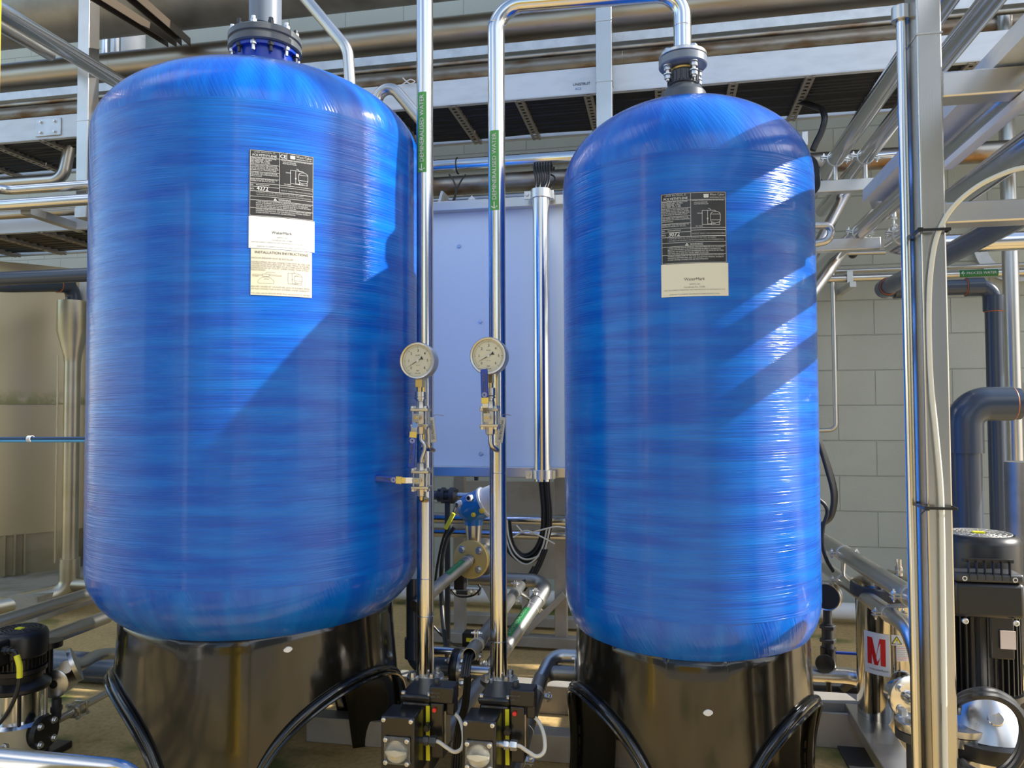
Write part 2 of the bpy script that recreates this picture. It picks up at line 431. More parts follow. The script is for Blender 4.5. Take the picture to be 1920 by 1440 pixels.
# added behind the camera, unseen: yellow and grey clad walls shaped for their reflections
def clad(name, x0, x1, y, h, m):
    b = MB(); n = int((x1-x0)/.25); pts = []
    for k in range(n):
        x = x0+k*(x1-x0)/n; w = (x1-x0)/n
        pts += [(x, y), (x+w*.4, y), (x+w*.5, y-.04), (x+w*.9, y-.04)]
    pts.append((x1, y)); i = b.addv([(x, yy, 0) for x, yy in pts]+[(x, yy, h) for x, yy in pts]); L = len(pts)
    for k in range(L-1): b.face(i+k, i+k+1, i+L+k+1, i+L+k)
    b.box(((x0+x1)/2, y-.15, h/2), (x1-x0, .18, h))
    return struct(name, b, m)
clad('wall_unseen_left', -11, -2.3, -6.0, 5.2, mat('grey_cladding', (.16, .19, .24), .5))
clad('wall_unseen_middle', -1.6, 1.0, -4.6, 2.0, mat('yellow_cladding', (.80, .50, .03), .4))
clad('wall_unseen_right', 2.2, 9, -6.0, 4.6, MATS['grey_cladding'])

# ---------------------------------------------------------------- overhead pipes that run along the wall
def xpipe(name, px, py, Y, r, x0, x1, m, label, cat='pipe', n=24, seams=(), group=None):
    z = atY(px, py, Y).z
    mid = (x0+x1)/2
    t = thing(name, label, cat, (mid, Y, z-r), group)
    obj('pipe_body', MB().cyl((x0, Y, z), (x1, Y, z), r, n=n), m, t)
    for sx in seams: ringseam(t, (sx, Y, z), (1, 0, 0), r, m)
    return t, z
duct, dz = xpipe('air_duct', 400, -22, 3.95, .2, -7, 3.2, ducting, 'wide dull grey duct along the very top left', 'duct', 40, (-2.95, -2.05, -1.2))
P2, z2 = xpipe('process_pipe', 812, 66, 4.15, .090, -7, 3.6, dull, 'thick golden steel pipe running above the long cable tray', 'pipe', 32, (-3.3, -1.9, .45, 2.2))
b = MB(); z = atY(812, 107, 4.05).z
single('strut_rail', b.box((-1.7, 4.05, z), (10.6, .05, .052)), galv, 'flat pale steel rail just under the thick golden overhead pipe', 'rail', bevel=.002)
xpipe('process_pipe', 812, 123, 4.0, .015, -7, 3.6, stained, 'thin brown steel pipe under the flat pale rail', 'pipe', 14)
xpipe('process_pipe', 812, 150, 4.28, .075, -7, 3.6, stained, 'dark steel pipe just behind the top edge of the long cable tray', 'pipe', 28, (-3.3, -.2, 1.2))

def tray(name, label, px, py_bot, Yf, Yb, x0, x1, h, rung0, step, ncab, cablabel, group):
    z = atY(px, py_bot, Yf).z
    t = thing(name, label, 'cable tray', ((x0+x1)/2, (Yf+Yb)/2, z-.03))
    for Y, nm in ((Yf, 'front'), (Yb, 'back')):
        sg = 1 if nm == 'front' else -1
        b = MB(); b.box(((x0+x1)/2, Y, z+h/2), (x1-x0, .004, h))
        b.box(((x0+x1)/2, Y+sg*.012, z+h), (x1-x0, .028, .004)); b.box(((x0+x1)/2, Y+sg*.012, z), (x1-x0, .028, .004))
        obj('side_rail', b, rail, t)
    n = int((x1-x0)/step)
    for k in range(n):
        x = rung0+k*step
        if x > x1: break
        b = MB(); w = .042; L = Yb-Yf-.01; zc = z-.006
        # slotted rung: two edges and bridges between the slots
        b.box((x-w*.36, (Yf+Yb)/2, zc), (w*.28, L, .004)); b.box((x+w*.36, (Yf+Yb)/2, zc), (w*.28, L, .004))
        b.box((x-w/2, (Yf+Yb)/2, zc+.01), (.003, L, .022)); b.box((x+w/2, (Yf+Yb)/2, zc+.01), (.003, L, .022))
        for j in range(14): b.box((x, Yf+L*(j+.5)/14, zc), (w*.46, L/14*.45, .004))
        obj('rung', b, slat, t)
    rnd = random.Random(int(abs(px)))
    for k in range(ncab):
        y = Yf+.04+(Yb-Yf-.08)*(k+.5)/ncab; r = .011+.008*rnd.random(); pts = []
        x = x0+.05
        while x < x1-.05:
            pts.append((x, y+rnd.uniform(-.008, .008), z+.002+r+rnd.uniform(0, .006))); x += .35
        single('power_cable', MB().sweep(spline(pts, 3), r, 8), rubber, cablabel, 'cable', group)
    return t, z
t1, tz = tray('cable_ladder', 'long pale cable ladder tray crossing the whole picture above both blue tanks', 960, 187, 3.72, 4.30, -7, 3.6, .125, -6.9, .345, 14,
     'black power cable lying in the long upper cable tray', 'black cables in the long upper cable tray')
# splice plate with four bolts at the left
c1 = atY(90, 231, 3.71); b = MB().box((c1.x, 3.712, tz+.062), (.165, .006, .10)); obj('splice_plate', b, galv, t1, .002)
for dx in (-.045, .045):
    for dz_ in (-.03, .03): bolt(t1, (c1.x+dx, 3.709, tz+.062+dz_), FY, .008, .008)
b = MB(); p = atY(1078, 161, 3.718)
b.text('UNISTRUT', p.x-.01, 0, .018, fn=lambda x, y: (x, 3.716, p.z+y+(x-p.x)*0), bold=.004); b.text('ACS', p.x, -.022, .017, fn=lambda x, y: (x, 3.716, p.z+y))
obj('printed_mark', b, mat('blue_ink', (.10, .22, .50), .5), t1, label='small blue printed word on the tray side')
t2, _ = tray('cable_ladder', 'short pale cable ladder tray at the far left below the shiny twin pipes', 80, 433, 3.72, 4.30, -7, -2.2, .10, -6.9, .345, 9,
     'black power cable lying in the lower left cable tray', 'black cables in the lower left cable tray')
# posts that carry the trays
def post(label, pxl, pxr, Y, z0, z1, dy=.08, m=satin, pyref=200):
    a, c = atY(pxl, pyref, Y), atY(pxr, pyref, Y); w = c.x-a.x
    t = thing('support_post', label, 'post', ((a.x+c.x)/2, Y+dy/2, z0))
    obj('post_body', MB().box(((a.x+c.x)/2, Y+dy/2, (z0+z1)/2), (w, dy, z1-z0)), m, t, .003)
    return t, (a.x+c.x)/2, w
zb = atY(152, 408, 3.55).z
tv, xv, wv = post('square steel hanger post left of the big tank, with an open-ended foot', 144, 165, 3.55, zb, 3.9)
obj('end_cap', MB().box((xv, 3.546, zb+.028), (wv*1.0, .006, .056)), galv, tv, .002)
b = MB(); zz = atY(152, 226, 3.55).z; b.box((xv, 3.59, zz), (wv+.004, .084, .004)); obj('weld_seam', b, satin, tv)
tv2, xv2, wv2 = post('square steel post rising just left of the smaller tank in front of the tray', 1118, 1148, 3.60, 0, 3.9)
for yy in (38, 152):
    zz = atY(1134, yy, 3.6).z; obj('weld_seam', MB().box((xv2, 3.64, zz), (wv2+.004, .084, .004)), satin, tv2)
# two dark channel struts up at the top left, running towards the wall
for k, (pa, pb, lb) in enumerate((((215, 6), (322, 74), 'dark channel strut slanting down across the wide grey duct, left one'),
                                  ((268, 2), (348, 72), 'dark channel strut slanting down across the wide grey duct, right one'))):
    A = atY(*pa, 3.35); B = atY(*pb, 4.02 if k else 4.0)
    d = (A-B).normalized(); A = A+d*.5
    b = MB(); w = .05
    sd = d.cross(Vector((0, 0, 1))).normalized(); u = sd.cross(d)
    b.bar(A, B, w, .005); b.bar(A+sd*w/2-u*.02, B+sd*w/2-u*.02, .005, .045); b.bar(A-sd*w/2-u*.02, B-sd*w/2-u*.02, .005, .045)
    single('channel_strut', b, mat('rusty_dark_channel', (.14, .11, .08), .5, .5), lb, 'strut')
# ducts behind the strut, upright against the wall at the upper left
for px, r, m, lb in ((199, .026, polish, 'thin upright steel pipe on the wall under the grey duct, left of three'),
                     (221, .043, satin, 'medium upright steel pipe on the wall under the grey duct, middle of three'),
                     (250, .075, whitep, 'wide white upright pipe on the wall under the grey duct, right of three')):
    c = atY(px, 75, 4.5); b = MB().cyl((c.x, 4.5, 0), (c.x, 4.5, 4.2), r)
    t = thing('wall_pipe', lb, 'pipe', (c.x, 4.5, 0)); obj('pipe_body', b, m, t); ringseam(t, (c.x, 4.5, c.z), (0, 0, 1), r, m)

# bent steel pipes that rise behind the larger tank
for pts, lb in (([(535, -60), (560, -18), (652, 92), (662, 240)], 'bent steel pipe slanting down behind the right shoulder of the larger tank'),
                ([(707, 330), (707, 128), (786, 222), (797, 236)], 'hooked steel pipe looping up behind the larger tank beside the pole')):
    P = [atY(x, y, 3.2) for x, y in pts]; t = thing('bent_pipe', lb, 'pipe', min(P, key=lambda p: p.z)); obj('pipe_body', MB().pipe(P, .0255, .06 if len(P) == 4 and pts[1][0] == 707 else .12, 24, True, 10), satin, t)
b = MB(); P = [atY(x, y, 3.70) for x, y in ((755, 146), (762, 152), (770, 149), (778, 153), (770, 157), (762, 154), (754, 159))]
single('tie_wire', b.sweep(spline(P, 6), .003, 6), whitep, 'little twist of pale wire standing on the long cable tray', 'wire')
# unseen beam and hanging post, added to cast a shadow band on the larger tank
t = thing('shadow_caster', 'unseen high beam with a hanging post, added to shade the larger tank', 'bracket', (3.0, 3.6, 3.8))
obj('beam', MB().box((3.0, 3.63, 5.05), (.1, 2.08, .1)), satin, t, .004); obj('shadow_post', MB().box((3.0, 2.672, 4.45), (.06, .10, 1.3)), satin, t, .004)

# middle band of pipes behind the tanks
M1, zM1 = xpipe('process_pipe', 960, 304, 3.62, .036, -1.5, .30, polish, 'bright polished horizontal pipe above the pale blue cabinet panel')
xpipe('process_pipe', 900, 345, 3.95, .050, -1.6, 3.2, stained, 'brown stained horizontal pipe behind the bright polished one')
xpipe('process_pipe', 900, 372, 3.9, .017, -1.6, .5, satin, 'thin dull horizontal pipe just above the cabinet frame', 'pipe', 14)

# ================================================================ TANKS
def winding_mat(name, kind):
    m, t, b = node_mat(name)
    uv = t.nodes.new('ShaderNodeUVMap'); uv.uv_map = 'uv'
    b.inputs['Base Color'].default_value = (.002, .098, .66, 1); b.inputs['Roughness'].default_value = .2
    b.inputs['Coat Weight'].default_value = .22; b.inputs['Coat Roughness'].default_value = .07
    b.inputs['Specular IOR Level'].default_value = .42
    n0 = t.nodes.new('ShaderNodeTexNoise'); n0.inputs['Scale'].default_value = 1; n0.inputs['Detail'].default_value = 4
    mp = t.nodes.new('ShaderNodeMapping'); n0m = t.nodes.new('ShaderNodeMapping')
    if kind == 'hoop':
        mp.vector_type = 'TEXTURE'; mp.inputs['Scale'].default_value = (1/2.2, 1/190, 1); mp.inputs['Rotation'].default_value = (0, 0, .012)
        n0m.inputs['Scale'].default_value = (5, 45, 1)
    else:
        mp.vector_type = n0m.vector_type = 'TEXTURE'; mp.inputs['Rotation'].default_value = (0, 0, .42); mp.inputs['Scale'].default_value = (1/120, 1/5, 1)
        n0m.inputs['Rotation'].default_value = (0, 0, .42); n0m.inputs['Scale'].default_value = (1/34, 1/4, 1)
    t.links.new(uv.outputs[0], mp.inputs[0]); t.links.new(uv.outputs[0], n0m.inputs[0])
    n1 = t.nodes.new('ShaderNodeTexNoise'); n1.inputs['Scale'].default_value = 1; n1.inputs['Detail'].default_value = 3; n1.inputs['Roughness'].default_value = .6
    t.links.new(mp.outputs[0], n1.inputs['Vector']); t.links.new(n0m.outputs[0], n0.inputs['Vector'])
    bp = t.nodes.new('ShaderNodeBump'); bp.inputs['Strength'].default_value = .9 if kind == 'hoop' else .6; bp.inputs['Distance'].default_value = .0030
    b2 = t.nodes.new('ShaderNodeBump'); b2.inputs['Strength'].default_value = .18; b2.inputs['Distance'].default_value = .006
    t.links.new(n1.outputs['Fac'], bp.inputs['Height']); t.links.new(n0.outputs['Fac'], b2.inputs['Height'])
    t.links.new(b2.outputs[0], bp.inputs['Normal']); t.links.new(bp.outputs[0], b.inputs['Normal'])
    # pigment mottling of the resin
    n3 = t.nodes.new('ShaderNodeTexNoise'); n3.inputs['Scale'].default_value = 1; n3.inputs['Detail'].default_value = 5
    m3 = t.nodes.new('ShaderNodeMapping'); m3.inputs['Scale'].default_value = (3, 26, 1) if kind == 'hoop' else (14, 2, 1)
    t.links.new(uv.outputs[0], m3.inputs[0]); t.links.new(m3.outputs[0], n3.inputs['Vector'])
    mx = t.nodes.new('ShaderNodeMix'); mx.data_type = 'RGBA'; mx.inputs['A'].default_value = (.0004, .085, .50, 1); mx.inputs['B'].default_value = (.001, .150, .62, 1)
    rr = t.nodes.new('ShaderNodeMapRange'); rr.inputs['From Min'].default_value = .38; rr.inputs['From Max'].default_value = .64
    t.links.new(n3.outputs['Fac'], rr.inputs['Value']); t.links.new(rr.outputs[0], mx.inputs['Factor']); t.links.new(mx.outputs['Result'], b.inputs['Base Color'])
    return m
hoopm, domem = winding_mat('blue_hoop_wound_resin', 'hoop'), winding_mat('blue_dome_wound_resin', 'dome')

def shell_part(name, parent, c, prof, a_seam, m, n=128):
    mb = MB(); mb.uv = []; s = 0; R = max(p[0] for p in prof)
    for k, (r, z) in enumerate(prof):
        if k: s += math.hypot(prof[k][0]-prof[k-1][0], prof[k][1]-prof[k-1][1])
        for j in range(n+1):
            a = a_seam + 2*PI*j/n
            mb.v.append(Vector((c[0]+r*math.cos(a), c[1]+r*math.sin(a), z))); mb.uv.append((R*2*PI*j/n, s))
    for k in range(len(prof)-1):
        for j in range(n):
            A = k*(n+1)+j; B = A+n+1; mb.face(A, A+1, B+1, B)
    return obj(name, mb, m, parent, sharp=60)

def tank(cx, cy, R, z_lo, z_hi, h_top, h_bot, z_base, leg_phi, label, gap=47, spot=None):
    a0 = math.atan2(-cy, -cx); T = thing('pressure_tank', label, 'water tank', (cx, cy, 0)); seam = a0+PI
    hoop = [(R, z_lo+(z_hi-z_lo)*k/24) for k in range(25)]
    shell_part('shell', T, (cx, cy), hoop, seam, hoopm)
    top = [((R-.0008)*math.cos(t), z_hi+(h_top)*math.sin(t)) for t in [PI/2*k/28 for k in range(28)]]+[(.02, z_hi+h_top)]
    shell_part('upper_dome', T, (cx, cy), top, seam, domem)
    bot = [((R-.0008)*math.cos(t), z_lo-h_bot*math.sin(t)) for t in [PI/2*k/24 for k in range(24)]][::-1]
    shell_part('lower_dome', T, (cx, cy), bot, seam, domem)
    # moulded base: three arched openings between three legs
    q = (z_lo-z_base)/h_bot; rt_ = R*math.sqrt(max(0, 1-q*q))
    apex = .36; n = 180; nz = 14; g = math.radians(gap)
    legs = [a0+math.radians(leg_phi)+k*2*PI/3 for k in range(3)]; arches = [l+PI/3 for l in legs]
    def arch(a):
        for c in arches:
            d = (a-c+PI) % (2*PI)-PI
            if abs(d) < g: return apex*math.sqrt(max(0, 1-(d/g)**2))**.9
        return 0
    def rad(z):                                     # slight flare down, waist, feet
        f = max(0, (z_base-z)/z_base); return rt_+.004+.045*f**1.3*(R/.5)
    angs = sorted([a0+2*PI*k/n for k in range(n)] + [c+sg*g*f for c in arches for sg in (-1, 1) for f in (.9, .96, .985, 1.0, 1.002)], key=lambda a: (a-a0) % (2*PI))
    mb = MB(); N = len(angs)
    for a in angs:
        zl = arch(a)
        for k in range(nz+1):
            z = zl+(z_base+.02-zl)*k/nz
            r = rad(z) if k < nz else rt_-.004
            mb.v.append(Vector((cx+r*math.cos(a), cy+r*math.sin(a), z if k < nz else z_base+.012)))
    for i in range(N):
        j = (i+1) % N
        for k in range(nz):
            mb.face(i*(nz+1)+k, j*(nz+1)+k, j*(nz+1)+k+1, i*(nz+1)+k+1)
    B = obj('base', mb, skirtm, T, sharp=50)
    B.modifiers.new('wall', 'SOLIDIFY').thickness = .012; B.modifiers['wall'].offset = -1
    # inward reveals of each arch
    for c in arches:
        rb = MB(); m_ = 48; depth = .17*R/.5
        for i in range(m_+1):
            d = -g+2*g*i/m_; d = g*math.sin(PI/2*(d/g)); a = c+d; z = arch(a) if abs(d) < g else 0
            for s_ in range(4):
                r = rad(z)-depth*s_/3; rb.v.append(Vector((cx+r*math.cos(a), cy+r*math.sin(a), z*(1-.06*s_))))
        for i in range(m_):
            for s_ in range(3): A = i*4+s_; rb.face(A, A+1, A+5, A+4)
        rv = obj('arch_reveal', rb, skirtm, B); rv.modifiers.new('wall', 'SOLIDIFY').thickness = .008
        pts = []
        for i in range(57):
            d = g*math.sin(-PI/2+PI*i/56); a = c+d; z = arch(a) if abs(d) < g else 0
            r = rad(z)+.006; pts.append((cx+r*math.cos(a), cy+r*math.sin(a), z))
        obj('arch_rim', MB().sweep(pts, .0125, 12), skirtm, B)
        pts2 = [(cx+(p[0]-cx)*1.03, cy+(p[1]-cy)*1.03, max(0, p[2]-.013)) for p in pts]
        obj('arch_lip', MB().sweep(pts2, .006, 8), skirtm, B)
    if spot:
        a, z = cyl_hit(*spot, cx, cy, rad(.45)); r = rad(z)+.001
        b = MB(T=frame((cx+r*math.cos(a), cy+r*math.sin(a), z), (math.cos(a), math.sin(a), 0)))
        poly = [(.011*math.cos(t)*(1+.2*math.sin(2*t+1)), .0085*math.sin(t)) for t in [2*PI*k/20 for k in range(20)]]
        b.prism(poly, -.004, .003); obj('drip', b, whitep, B, .001, label='dried white paint drip')
    return T, a0

BX, BY, BR = -1.343, 2.42, .533
SX, SY, SR = .073, 2.45, .380
big, ba0 = tank(BX, BY, BR, .69, 2.05, .270, .28, .527, -18, 'larger blue fibre-wound water tank on the left on a black arched base', spot=(540, 1218))
small, sa0 = tank(SX, SY, SR, .62, 1.868, .260, .25, .512, 3, 'narrower blue fibre-wound water tank on the right on a black arched base', spot=(1327, 1335))

# ---------------------------------------------------------------- stickers, wrapped on the shells
def wrap(cx, cy, R, th0, z0, off):
    def fn(x, y):
        a = th0 + x/R; r = R+off; return (cx+r*math.cos(a), cy+r*math.sin(a), z0+y)
    return fn
def curved(fn, x0, y0, x1, y1, nx=14):
    b = MB()
    for k in range(nx+1):
        x = x0+(x1-x0)*k/nx; b.addv([fn(x, y0), fn(x, y1)])
    for k in range(nx): b.face(2*k, 2*k+2, 2*k+3, 2*k+1)
    return b
def line(b, fn, x0, y0, x1, y1, w=.0008):
    d = math.hypot(x1-x0, y1-y0) or 1; nx, ny = -(y1-y0)/d*w/2, (x1-x0)/d*w/2; n = max(1, int(d/.015))
    base = len(b.v)
    for k in range(n+1):
        x, y = x0+(x1-x0)*k/n, y0+(y1-y0)*k/n; b.addv([fn(x+nx, y+ny), fn(x-nx, y-ny)])
    for k in range(n): b.face(base+2*k, base+2*k+1, base+2*k+3, base+2*k+2)
def poly(b, fn, pts, w=.0009):
    for p, q in zip(pts, pts[1:]): line(b, fn, *p, *q, w)
def vessel_art(b, fn, x, y, s, w):
    """line drawing of a tank on legs, s wide"""
    L = s*.9
    poly(b, fn, [(x, y+L), (x, y+.25*s), (x+.12*s, y+.08*s), (x+.35*s, y), (x+.65*s, y), (x+.88*s, y+.08*s), (x+s, y+.25*s), (x+s, y+L), (x+.88*s, y+L+.18*s), (x+.6*s, y+L+.28*s),
                 (x+.4*s, y+L+.28*s), (x+.12*s, y+L+.18*s), (x, y+L)], w)
    line(b, fn, x, y+.3*s, x+s, y+.3*s, w); line(b, fn, x, y+L, x+s, y+L, w)
    poly(b, fn, [(x+.12*s, y+.1*s), (x+.05*s, y-.2*s), (x+.95*s, y-.2*s), (x+.88*s, y+.1*s)], w)
    poly(b, fn, [(x+.55*s, y+L+.28*s), (x+.45*s, y+L+.4*s), (x-.85*s, y+L+.4*s), (x-.85*s, y-.15*s), (x+.1*s, y-.15*s)], w)
    poly(b, fn, [(x-.3*s, y+L+.38*s), (x-.3*s, y-.12*s), (x+.5*s, y-.1*s)], w)
    pts = [(x-.3*s+.07*s*math.cos(t), y+.5*L+.07*s*math.sin(t)) for t in [2*PI*k/10 for k in range(11)]]; poly(b, fn, pts, w)
    pts = [(x-.25*s+.3*s*math.sin(t), y+L+.38*s+.22*s*math.cos(t)) for t in [PI/2*k/6 for k in range(7)]]; poly(b, fn, pts, w)
def dataplate(parent, cx, cy, R, th0, z1, Wd, H, H2, number, ce):
    """black plate, top left corner at (th0, z1); H black height, H2 white height"""
    def F_(off): return wrap(cx, cy, R, th0, z1, off)
    f0, f1 = F_(.0012), F_(.0017)
    pl = obj('data_plate', curved(f0, 0, -H, Wd, 0), labelk, parent, label='black sticker with white lettering')
    w = MB(); e = .002; X = Wd/.122; c = Wd*.455            # X scales lettering
    for a in ((e, -e, Wd-e, -e), (e, -e, e, -H+e), (Wd-e, -e, Wd-e, -H+e), (e, -H+e, Wd-e, -H+e)): line(w, f1, *a)
    hh = H
    ys = [.095, .200, .335, .42, .50, .565, .635]
    for y in (.110, .215, .330, .430, .503, .553): line(w, f1, e, -y*hh, c, -y*hh)
    line(w, f1, c, -e, c, -.620*hh); line(w, f1, e, -.620*hh, Wd-e, -.620*hh, .0012)
    for y in (.700, .755, .872): line(w, f1, e, -y*hh, Wd-e, -y*hh)
    line(w, f1, c, -.110*hh, Wd-e, -.110*hh); line(w, f1, c, -.535*hh, Wd-e, -.535*hh); line(w, f1, c, -.505*hh, Wd-e, -.505*hh)
    u = Wd
    w.text('LINER MATERIAL IS:', c/2, -.045*hh, .038*u, fn=f1, align='CENTER', bold=.01)
    w.text('POLYETHYLENE', c/2, -.095*hh, .052*u, fn=f1, align='CENTER', bold=.03)
    if ce:
        line(w, f1, c+.115*u, -e, c+.115*u, -.11*hh)
        w.text('CE', c+.057*u, -.090*hh, .085*u, fn=f1, align='CENTER', bold=.03)
    lx = c+(.17 if ce else .20)*u
    for k in range(3):
        for s_ in (0, .028*u):
            poly(w, f1, [(lx+k*.024*u, -.035*hh-s_), (lx+k*.024*u+.012*u, -.060*hh-s_), (lx+k*.024*u+.024*u, -.035*hh-s_)], .0028*u/.18)
    w.text('Wave Cyber', lx+.09*u, -.058*hh, .050*u, fn=f1, bold=.015, fit=Wd-lx-.115*u); w.text('(SHANGHAI) CO LTD', lx+.09*u, -.09*hh, .026*u, fn=f1, fit=Wd-lx-.11*u)
    def block(lines, x, y, size, lead, b=None, bold=.0):
        lim = (c if y > -.62*hh else .97*u)-x-.012*u
        for i, s_ in enumerate(lines): (b or w).text(s_, x, y-i*lead, size, fn=f1, bold=bold, fit=lim)
    block(['OPERATING SPECIFICATIONS', 'MAX PRESSURE  1.0 MPA', 'MIN PRESSURE  0 MPA', 'MAX TEMP  49C (120F)'], .012*u, -.132*hh, .030*u, .023*hh)
    block(['THIS VESSEL IS NOT APPROVED FOR', 'HYDROPNEUMATIC USE. ALL OTHER', 'USES OR SOLUTIONS TO BE USED MUST', 'BE APPROVED BY MANUFACTURER.'], .012*u, -.242*hh, .025*u, .023*hh)
    block(['THIS VESSEL NOT SUBSTITUTE FOR', 'PNEUMATIC OR HYDROPNEUMATIC', 'APPLICATIONS.'], .012*u, -.357*hh, .026*u, .024*hh)
    block(['VESSEL MUST NOT BE EXPOSED TO', 'TEMPERATURE BELOW 34F (1C).'], .012*u, -.452*hh, .026*u, .024*hh)
    block(['S/N     WCSH08723AU'], .012*u, -.537*hh, .030*u, .02)
    w.text('MDL', .012*u, -.598*hh, .032*u, fn=f1); w.text(number, .11*u, -.606*hh, .088*u, fn=f1, bold=.03)
    w.text('MADE BY WAVE CYBER,SHANGHAI,CHINA', c+.02*u, -.592*hh, .0262*u, fn=f1, align='LEFT', bold=.015, fit=.50*u)
    w.text('FLEXIBLE CONNECTIONS MUST BE USED ON ALL', c+.02*u, -.128*hh, .022*u, fn=f1, fit=.50*u)
    vessel_art(w, f1, c+.30*u, -.44*hh, .15*u, .0009)
    w.text('VACUUM BREAKER', c+.05*u, -.155*hh, .024*u, fn=f1); w.text('MUST BE INSTALLED', c+.05*u, -.178*hh, .024*u, fn=f1)
    w.text('DRAIN', c+.10*u, -.31*hh, .026*u, fn=f1); w.text('TO TANK', c+.07*u, -.49*hh, .026*u, fn=f1)
    block(['* COMPLIES WITH ALL REQUIREMENTS OF P.E.D. 2014/68/EU', '* SUITABLE FOR DRINKING WATER FOLLOWING ETK RECOMMENDATIONS'], .10*u, -.650*hh, .0275*u, .030*hh, bold=.01)
    tx = .37*u; poly(w, f1, [(tx, -.744*hh), (tx+.045*u, -.744*hh), (tx+.0225*u, -.715*hh), (tx, -.744*hh)], .0014)
    line(w, f1, tx+.0225*u, -.725*hh, tx+.0225*u, -.738*hh, .001); w.text('WARNING', tx+.07*u, -.743*hh, .040*u, fn=f1, bold=.03)
    block(['* TANK IS RATED FOR AN INTERNAL NEGATIVE PRESSURE OF 5" HG VACUUM', 'BELOW ATMOSPHERE. IF NEGATIVE PRESSURE EXCEEDS 5" HG NEGATIVE',
           'PRESSURE, AN ADEQUATE VACUUM BREAKER MUST BE INSTALLED BETWEEN', 'THE TANK INLET AND ANY VALVES. REFER TO PICTURE.'], .10*u, -.780*hh, .0245*u, .026*hh)
    block(['FLEXIBLE CONNECTIONS TO THE TANK MUST ACCOMMODATE 4"MM VERTICAL', 'EXPANSION BETWEEN END, AND TOP AND BOTTOM OPENING, FLEXIBILITY',
           'IS FIXED ON FLEX CONNECTORS ARE RECOMMENDED.'], .10*u, -.895*hh, .0245*u, .027*hh)
    obj('lettering', w, inkw, pl)
    wp = obj('white_sticker', curved(f0, -.001, -H-H2, Wd+.003, -H), whitep if ce else creamp, parent, label='plain pale sticker below the black one')
    k = MB(); y = -H-H2*.52
    k.text('WaterMark', Wd*.50, y, .066*u, fn=f1, align='CENTER', bold=.012)
    k.text('WMTS 101', Wd*.50, y-.012, .036*u, fn=f1, align='CENTER'); k.text('Certificate No. 23386', Wd*.50, y-.0195, .036*u, fn=f1, align='CENTER')
    k.text('FOR THE CORRECT OPERATION AND MAINTENANCE OF THIS PRODUCT, IT IS', Wd*.035, -H-H2*.82, .0265*u, fn=f1, align='LEFT', fit=.93*u)
    k.text('ESSENTIAL TO OBSERVE THE MANUFACTURER\'S INSTRUCTIONS.', Wd*.12, -H-H2*.95, .0265*u, fn=f1, fit=.76*u)
    obj('lettering', k, inkg, wp)
    return f0, f1
thL, zT = cyl_hit(468, 280, BX, BY, BR); thR, _ = cyl_hit(588, 290, BX, BY, BR); _, zB = cyl_hit(472, 405, BX, BY, BR); _, zC = cyl_hit(472, 465, BX, BY, BR)
Wb = (thR-thL)*BR
f0, f1 = dataplate(big, BX, BY, BR, thL, zT, Wb, zT-zB, zB-zC, '4272', True)
_, zD = cyl_hit(475, 553, BX, BY, BR); y0, y1 = zD-zT, zC-zT-.001
ip = obj('instruction_sticker', curved(f0, .005, y0, Wb-.004, y1), instr, big, label='yellowed paper sticker')
k = MB(); u = Wb; h = y1-y0
k.text('INSTALLATION INSTRUCTIONS', u/2, y1-.10*h, .058*u, fn=f1, align='CENTER', bold=.008)
for i, s_ in enumerate(['VACUUM BREAKER MUST BE INSTALLED.', '', 'FLEXIBLE PIPING OR FLEX CONNECTORS MUST BE USED FOR', 'CONNECTIONS INTO AND OUT OF TANK. PIPING OR FLEXIBLE', 'CONNECTORS MUST BE ABLE TO ACCOMMODATE HEIGHT',
                        'EXPANSION OF UP TO 0.75" (19MM) WHEN TANK IS FULLY', 'PRESSURIZED.']):
    k.text(s_, .035*u, y1-(.215+i*.043)*h, .036*u, fn=f1, fit=.91*u)
k.text('FAILURE CAUSED BY VACUUM OR LACK OF FLEXIBLE PIPING', .035*u, y0+.17*h, .036*u, fn=f1, fit=.91*u)
k.text('OR FLEX CONNECTORS IS NOT COVERED UNDER WARRANTY', .035*u, y0+.12*h, .036*u, fn=f1, fit=.91*u)
k.text('THIS LABEL CAN BE REMOVED AFTER TANK INSTALLATION IN THE FIELD', .035*u, y0+.03*h, .030*u, fn=f1, fit=.92*u)
vessel_art(k, f1, .70*u, y0+.30*h, .12*u, .0007)
poly(k, f1, [(.14*u, y0+.26*h), (.14*u, y0+.32*h), (.20*u, y0+.39*h), (.26*u, y0+.40*h), (.32*u, y0+.39*h), (.38*u, y0+.32*h), (.38*u, y0+.26*h), (.14*u, y0+.26*h)], .0007)
poly(k, f1, [(.21*u, y0+.41*h), (.31*u, y0+.41*h), (.31*u, y0+.46*h), (.21*u, y0+.46*h), (.21*u, y0+.41*h)], .0007)
for yy in (.425, .448): line(k, f1, .05*u, y0+yy*h, .21*u, y0+yy*h, .0006); line(k, f1, .31*u, y0+yy*h, .50*u, y0+yy*h, .0006)
poly(k, f1, [(.26*u, y0+.46*h), (.26*u, y0+.50*h), (.40*u, y0+.50*h)], .0006); k.text('RATED', .23*u, y0+.34*h, .026*u, fn=f1); k.text('TO INLET', .05*u, y0+.395*h, .024*u, fn=f1)
obj('lettering', k, inkg, ip)
thL, zT = cyl_hit(1239, 365, SX, SY, SR); thR, _ = cyl_hit(1361, 361, SX, SY, SR); _, zB = cyl_hit(1242, 497, SX, SY, SR); _, zC = cyl_hit(1242, 558, SX, SY, SR)
dataplate(small, SX, SY, SR, thL, zT, (thR-thL)*SR, zT-zB, zB-zC, '3072', False)

